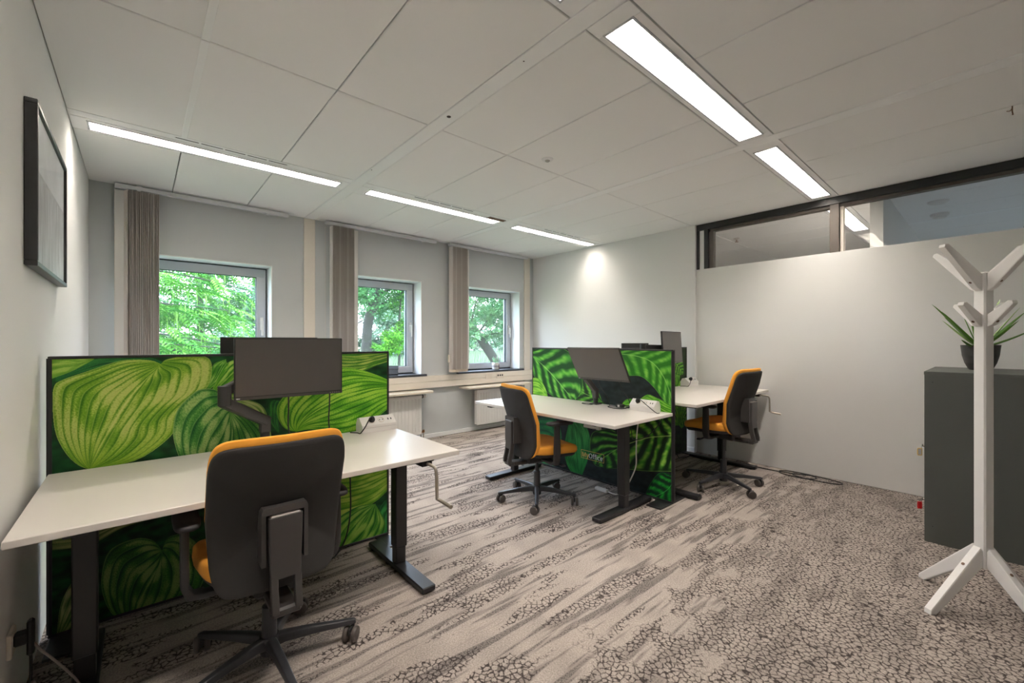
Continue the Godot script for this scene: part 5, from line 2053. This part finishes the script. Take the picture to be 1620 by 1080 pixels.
	# lead from the foreground desk to the floor
	t = thing("power_lead", "black lead with a white connector dropping behind the foreground desk", "cable")
	m = MB.new()
	m.box(v(0.985, 0.665, 2.66), Vector3(0.022, 0.115, 0.016), 0.004)
	part(t, "connector", m, mats.cable_white)
	m = MB.new()
	m.box(v(0.985, 0.60, 2.66), Vector3(0.018, 0.05, 0.014), 0.004)
	m.tube(smooth_path([v(0.985, 0.59, 2.66), v(0.99, 0.44, 2.66), v(0.99, 0.26, 2.66), v(0.96, 0.11, 2.66), v(0.90, 0.03, 2.655), v(0.80, 0.006, 2.63), v(0.62, 0.006, 2.56), v(0.5, 0.006, 2.5)], 36), 0.0045, 8)
	part(t, "cord", m, mats.cable_black)
	# white cable box under the foreground desk
	t = thing("cable_box", "pale cable box under the foreground desk top near the left wall", "cable box", v(0.06, 0.69, 2.52))
	m = MB.new()
	m.box(Vector3(0, 0.018, 0), Vector3(0.16, 0.034, 0.09), 0.008)
	part(t, "body", m, mat("cable_box", c8(196, 176, 196), 0.5))
	# leads on the floor at the end wall
	t = thing("power_lead", "black lead looped on the carpet at the foot of the end wall", "cable")
	m = MB.new()
	cp = [v(4.93, 0.006, 2.1), v(4.92, 0.006, 1.75), v(4.92, 0.006, 1.45)]
	for i in 17:
		var g := -0.6 + i / 16.0 * TAU
		cp.append(v(4.93 + 0.09 * cos(g), 0.006, 1.30 + 0.16 * sin(g)))
	for i in 17:
		var g := 1.2 + i / 16.0 * TAU
		cp.append(v(4.91 + 0.075 * cos(g), 0.010, 1.13 + 0.20 * sin(g)))
	m.tube(smooth_path(cp, 150), 0.005, 7)
	part(t, "cord", m, mats.cable_black)
	t = thing("power_lead", "black lead hanging behind the corner desk beside the end wall", "cable")
	m = MB.new()
	m.tube(smooth_path([v(4.40, 0.70, 2.38), v(4.42, 0.5, 2.39), v(4.44, 0.25, 2.37), v(4.52, 0.06, 2.34), v(4.66, 0.006, 2.36), v(4.93, 0.006, 2.34)], 24), 0.004, 7)
	part(t, "cord", m, mats.cable_black)


# ------------------------------------------------------------------ outside
func leaf_mat(called: String, c: Color, back: float) -> StandardMaterial3D:
	var m := mat(called, c, 0.8, 0.0, 0.2)
	m.vertex_color_use_as_albedo = true
	m.backlight_enabled = true
	m.backlight = Color(back, back, back)
	return m


# a feathered leaf: a drooping stalk with pairs of leaflets
func feather_mesh() -> ArrayMesh:
	var m := MB.new()
	var pts2 := []
	for i in 10:
		var f := i / 9.0
		pts2.append(Vector3(0.36 * f, -0.16 * f * f, 0))
	m.tube(pts2, 0.0025, 3, false)
	for i in range(1, 10):
		for s in [-1.0, 1.0]:
			leaflet(m, pts2[i], Vector3(0.35, -0.25, s).normalized(), 0.085 - 0.003 * absf(i - 4.5), 0.017)
	leaflet(m, pts2[9], Vector3(1, -0.6, 0).normalized(), 0.08, 0.017)
	return m.mesh()


func leaflet(m: MB, p: Vector3, d: Vector3, L: float, w: float) -> void:
	var sd := d.cross(Vector3.UP).normalized()
	var nn := sd.cross(d).normalized()
	if nn.y < 0:
		nn = -nn
	var a := p
	var mid := p + d * L * 0.5 - nn * 0.004
	var tip := p + d * L - Vector3(0, 0.012, 0)
	var l := mid + sd * w + nn * 0.005
	var r := mid - sd * w + nn * 0.005
	m.tri(a, l, mid, nn, nn, nn); m.tri(l, tip, mid, nn, nn, nn)
	m.tri(a, mid, r, nn, nn, nn); m.tri(mid, tip, r, nn, nn, nn)


func twig_mesh(sz: float) -> ArrayMesh:
	var m := MB.new()
	var r2 := RandomNumberGenerator.new()
	r2.seed = 4
	for i in 13:
		var d := Vector3(r2.randf_range(-1, 1), r2.randf_range(-0.5, 0.5), r2.randf_range(-1, 1)).normalized()
		leaflet(m, Vector3(r2.randf_range(-1, 1), r2.randf_range(-0.6, 0.6), r2.randf_range(-1, 1)) * sz * 1.3, d, sz * 1.1, sz * 0.36)
	return m.mesh()


func catkin_mesh() -> ArrayMesh:
	var m := MB.new()
	m.tube([Vector3.ZERO, Vector3(0.01, -0.12, 0), Vector3(0.0, -0.3, 0.01)], [0.004, 0.008, 0.003], 5)
	return m.mesh()


func scatter(parent: Node3D, called: String, mesh: Mesh, material: Material, places: Array, tints: Array) -> void:
	var mm := MultiMesh.new()
	mm.transform_format = MultiMesh.TRANSFORM_3D
	mm.use_colors = true
	mm.mesh = mesh
	mm.instance_count = places.size()
	for i in places.size():
		mm.set_instance_transform(i, places[i])
		mm.set_instance_color(i, tints[i])
	var o := MultiMeshInstance3D.new()
	o.multimesh = mm
	o.material_override = material
	o.name = called
	o.set_meta("kind", "stuff")
	parent.add_child(o, true)


func tint(lo: Color, hi: Color) -> Color:
	var c := lo.lerp(hi, rng.randf())
	return c


func build_outside() -> void:
	rng.seed = 99
	var m := MB.new()
	m.span(-40, 90, -0.6, -0.3, WIN_A + 0.32, 90)
	struct("ground", m, mat("meadow_ground", c8(98, 118, 84), 0.95), "pale green meadow outside the windows")
	var bark := mat("bark", c8(58, 56, 50), 0.95)
	bumpy(bark, 3.0, 1.0, 0.06, true)
	var lm := leaf_mat("leaves", Color.WHITE, 0.5)
	# meadow grass
	m = MB.new()
	for i in 9:
		var g := i * 0.7
		var b := Vector3(cos(g * 3.0) * 0.10, 0, sin(g * 5.0) * 0.10)
		var tp := b + Vector3(cos(g) * 0.12, 0.55 + 0.05 * (i % 4), sin(g) * 0.12)
		var sd := Vector3(-sin(g), 0, cos(g)) * 0.008
		m.tri(b - sd, b + sd, tp, Vector3.UP, Vector3.UP, Vector3.UP)
	var pl := []
	var ti := []
	for i in 16000:
		var a := 9.0 + 26.0 * sqrt(rng.randf())
		var b := a * rng.randf_range(-0.05, 1.0)
		var s := rng.randf_range(0.8, 1.35)
		pl.append(Transform3D(Basis(Vector3.UP, rng.randf() * TAU).scaled(Vector3(s, s * 1.1, s)), v(b, -0.3, a)))
		ti.append(tint(Color(0.16, 0.26, 0.12), Color(0.30, 0.37, 0.23)))
	var gnode := thing("meadow_grass", "pale tall meadow grass outside behind the middle and right windows", "grass")
	gnode.set_meta("kind", "stuff")
	scatter(gnode, "blades", m.mesh(), lm, pl, ti)
	# the near tree with feathered leaves and hanging catkins before the left window
	var t := thing("catkin_tree", "bright green tree with feathered leaves and hanging catkins outside the left window", "tree")
	m = MB.new()
	m.tube(smooth_path([v(-3.0, -0.4, 10.5), v(-2.6, 1.5, 10.4), v(-2.2, 3.2, 10.2), v(-1.8, 5.5, 10.0)], 14), 0.16, 10)
	part(t, "trunk", m, bark)
	pl = []
	ti = []
	var ck := []
	var ct := []
	for k in 13:
		var z0 := 0.35 + 0.36 * (k % 7) + rng.randf_range(-0.1, 0.1)
		var a0 := 8.2 + 0.42 * k * 0.8
		var st := v(-2.3, z0 + 0.9, 10.3)
		var br := []
		var reach := rng.randf_range(3.0, 5.2)
		var slope := rng.randf_range(0.10, 0.28)
		for i in 12:
			var f := i / 11.0
			br.append(v(-2.3 + reach * f, z0 + 0.9 + 0.35 * f - slope * reach * f * f, lerpf(10.3, a0, minf(1.0, f * 1.6))))
		m = MB.new()
		var rad := []
		for i in 12:
			rad.append(0.035 * (1.0 - i / 12.5))
		m.tube(br, rad, 6)
		part(t, "branch", m, bark)
		for i in 95:
			var f := rng.randf_range(0.25, 1.0)
			var p: Vector3 = crom(br, f) + Vector3(rng.randf_range(-0.2, 0.2), rng.randf_range(-0.22, 0.12), rng.randf_range(-0.35, 0.35))
			var yaw := rng.randf_range(-1.4, 1.4)
			var bs := Basis(Vector3.UP, yaw) * Basis(Vector3(0, 0, 1), rng.randf_range(-0.5, 0.25)) * Basis(Vector3.RIGHT, rng.randf_range(-0.5, 0.5))
			pl.append(Transform3D(bs.scaled(Vector3.ONE * rng.randf_range(0.8, 1.25)), p))
			ti.append(tint(Color(0.03, 0.17, 0.03), Color(0.15, 0.38, 0.04)))
			if i % 3 == 0:
				ck.append(Transform3D(Basis(Vector3.UP, rng.randf() * TAU).scaled(Vector3.ONE * rng.randf_range(0.7, 1.2)), p + Vector3(0.15, -0.05, 0)))
				ct.append(tint(Color(0.15, 0.34, 0.05), Color(0.26, 0.46, 0.1)))
	scatter(t, "foliage", feather_mesh(), lm, pl, ti)
	scatter(t, "catkins", catkin_mesh(), lm, ck, ct)
	# upright tree in the middle window
	var tw := twig_mesh(0.075)
	var twb := twig_mesh(0.16)
	broad_tree("upright_tree", "upright dark trunked tree outside the middle window", [v(5.75, -0.4, 14.0), v(5.75, 1.0, 14.0), v(5.82, 2.0, 14.0), v(6.02, 2.9, 13.9), v(6.1, 4.6, 13.8)], [0.18, 0.17, 0.155, 0.15, 0.12], [[v(5.9, 2.5, 14), v(5.3, 3.0, 13.5), v(4.7, 2.8, 13)], [v(6.0, 2.8, 14), v(6.7, 3.3, 13.4), v(7.4, 3.2, 13.0)], [v(5.9, 2.3, 14), v(6.6, 2.7, 14.6), v(7.3, 2.8, 15)]], bark, tw, lm, 900, 0.75, Color(0.03, 0.12, 0.04), Color(0.12, 0.3, 0.09))
	broad_tree("maple_bush", "bright yellow green young tree beside the trunk in the middle window", [v(7.0, -0.4, 14.2), v(7.05, 0.8, 14.2), v(7.0, 2.2, 14.1), v(7.1, 3.4, 14.0)], [0.05, 0.045, 0.035, 0.02], [[v(7.0, 0.9, 14.2), v(6.7, 1.15, 14), v(6.35, 1.05, 13.8)], [v(7.0, 1.1, 14.2), v(6.8, 1.4, 14), v(6.6, 1.45, 13.8)], [v(7.05, 1.6, 14.1), v(7.3, 1.9, 14), v(7.5, 1.8, 13.9)], [v(7.05, 2.2, 14.1), v(7.0, 2.9, 14), v(7.2, 3.3, 13.9)]], bark, tw, lm, 420, 0.3, Color(0.06, 0.30, 0.02), Color(0.2, 0.5, 0.04))
	# leaning tree in the right window
	broad_tree("leaning_tree", "leaning tree with spreading branches outside the right window", [v(12.35, -0.5, 14.3), v(11.75, 0.4, 14.4), v(11.0, 1.3, 14.4), v(10.3, 2.0, 14.3), v(9.6, 2.35, 14.2), v(8.9, 2.9, 14.0)], [0.23, 0.21, 0.18, 0.15, 0.12, 0.08], [[v(10.7, 1.6, 14.4), v(11.2, 2.2, 14.4), v(11.7, 2.9, 14.3), v(12.3, 3.8, 14.2)], [v(11.4, 2.45, 14.4), v(12.0, 2.6, 14.3), v(12.6, 2.6, 14.2)], [v(10.3, 2.0, 14.3), v(10.3, 2.8, 14.0), v(10.6, 3.6, 13.8)], [v(9.9, 2.2, 14.2), v(9.5, 1.8, 13.8), v(9.2, 1.5, 13.6)], [v(10.9, 1.5, 14.4), v(11.4, 1.7, 13.8), v(12.1, 1.6, 13.5)]], bark, tw, lm, 1500, 0.6, Color(0.03, 0.14, 0.05), Color(0.16, 0.32, 0.12))
	# far trees: pale in the summer light
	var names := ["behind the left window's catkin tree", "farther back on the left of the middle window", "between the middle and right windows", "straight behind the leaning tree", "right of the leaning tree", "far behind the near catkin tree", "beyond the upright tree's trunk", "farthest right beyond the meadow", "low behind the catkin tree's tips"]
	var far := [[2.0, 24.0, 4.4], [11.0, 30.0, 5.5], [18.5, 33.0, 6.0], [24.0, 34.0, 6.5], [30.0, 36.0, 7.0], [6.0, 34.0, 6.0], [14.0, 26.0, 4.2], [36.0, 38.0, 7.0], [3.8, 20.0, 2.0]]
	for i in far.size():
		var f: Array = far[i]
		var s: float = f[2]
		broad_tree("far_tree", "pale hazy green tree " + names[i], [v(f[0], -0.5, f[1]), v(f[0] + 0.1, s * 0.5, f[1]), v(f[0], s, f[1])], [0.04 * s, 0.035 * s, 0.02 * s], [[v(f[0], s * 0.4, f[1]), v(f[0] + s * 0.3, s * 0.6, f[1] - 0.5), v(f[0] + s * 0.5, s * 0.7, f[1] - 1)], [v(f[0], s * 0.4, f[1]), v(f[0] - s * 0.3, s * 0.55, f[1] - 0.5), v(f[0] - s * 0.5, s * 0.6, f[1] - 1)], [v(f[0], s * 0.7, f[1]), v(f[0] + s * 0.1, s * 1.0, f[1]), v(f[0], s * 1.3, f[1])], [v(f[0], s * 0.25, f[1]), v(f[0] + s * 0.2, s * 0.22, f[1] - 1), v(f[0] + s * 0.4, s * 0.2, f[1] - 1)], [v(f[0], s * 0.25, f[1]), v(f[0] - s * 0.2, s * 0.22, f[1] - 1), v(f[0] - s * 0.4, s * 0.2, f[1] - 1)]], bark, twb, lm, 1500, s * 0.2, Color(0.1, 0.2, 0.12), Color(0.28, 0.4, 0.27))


func broad_tree(called: String, label: String, trunk: Array, radii: Array, branches: Array, bark: Material, twig: Mesh, lm: Material, count: int, spread: float, lo: Color, hi: Color) -> void:
	var t := thing(called, label, "tree")
	var m := MB.new()
	var k := 16
	var path := smooth_path(trunk, k)
	var rad := []
	for i in k + 1:
		rad.append(crom(radii, float(i) / k))
	m.tube(path, rad, 10)
	part(t, "trunk", m, bark)
	var pl := []
	var ti := []
	for br in branches:
		m = MB.new()
		var bp := smooth_path(br, 8)
		var r0: float = radii[radii.size() - 1] * 0.6
		var rr := []
		for i in 9:
			rr.append(r0 * (1.0 - i / 10.0))
		m.tube(bp, rr, 7)
		part(t, "branch", m, bark)
		for i in count / branches.size():
			var f := rng.randf_range(0.3, 1.15)
			var p: Vector3 = crom(br, f)
			var g := Vector3(rng.randfn(), rng.randfn() * 0.7, rng.randfn()) * spread * 0.6
			pl.append(Transform3D(Basis.from_euler(Vector3(rng.randf_range(-0.6, 0.6), rng.randf() * TAU, rng.randf_range(-0.6, 0.6))).scaled(Vector3.ONE * rng.randf_range(0.8, 1.4)), p + g))
			ti.append(tint(lo, hi))
	scatter(t, "foliage", twig, lm, pl, ti)
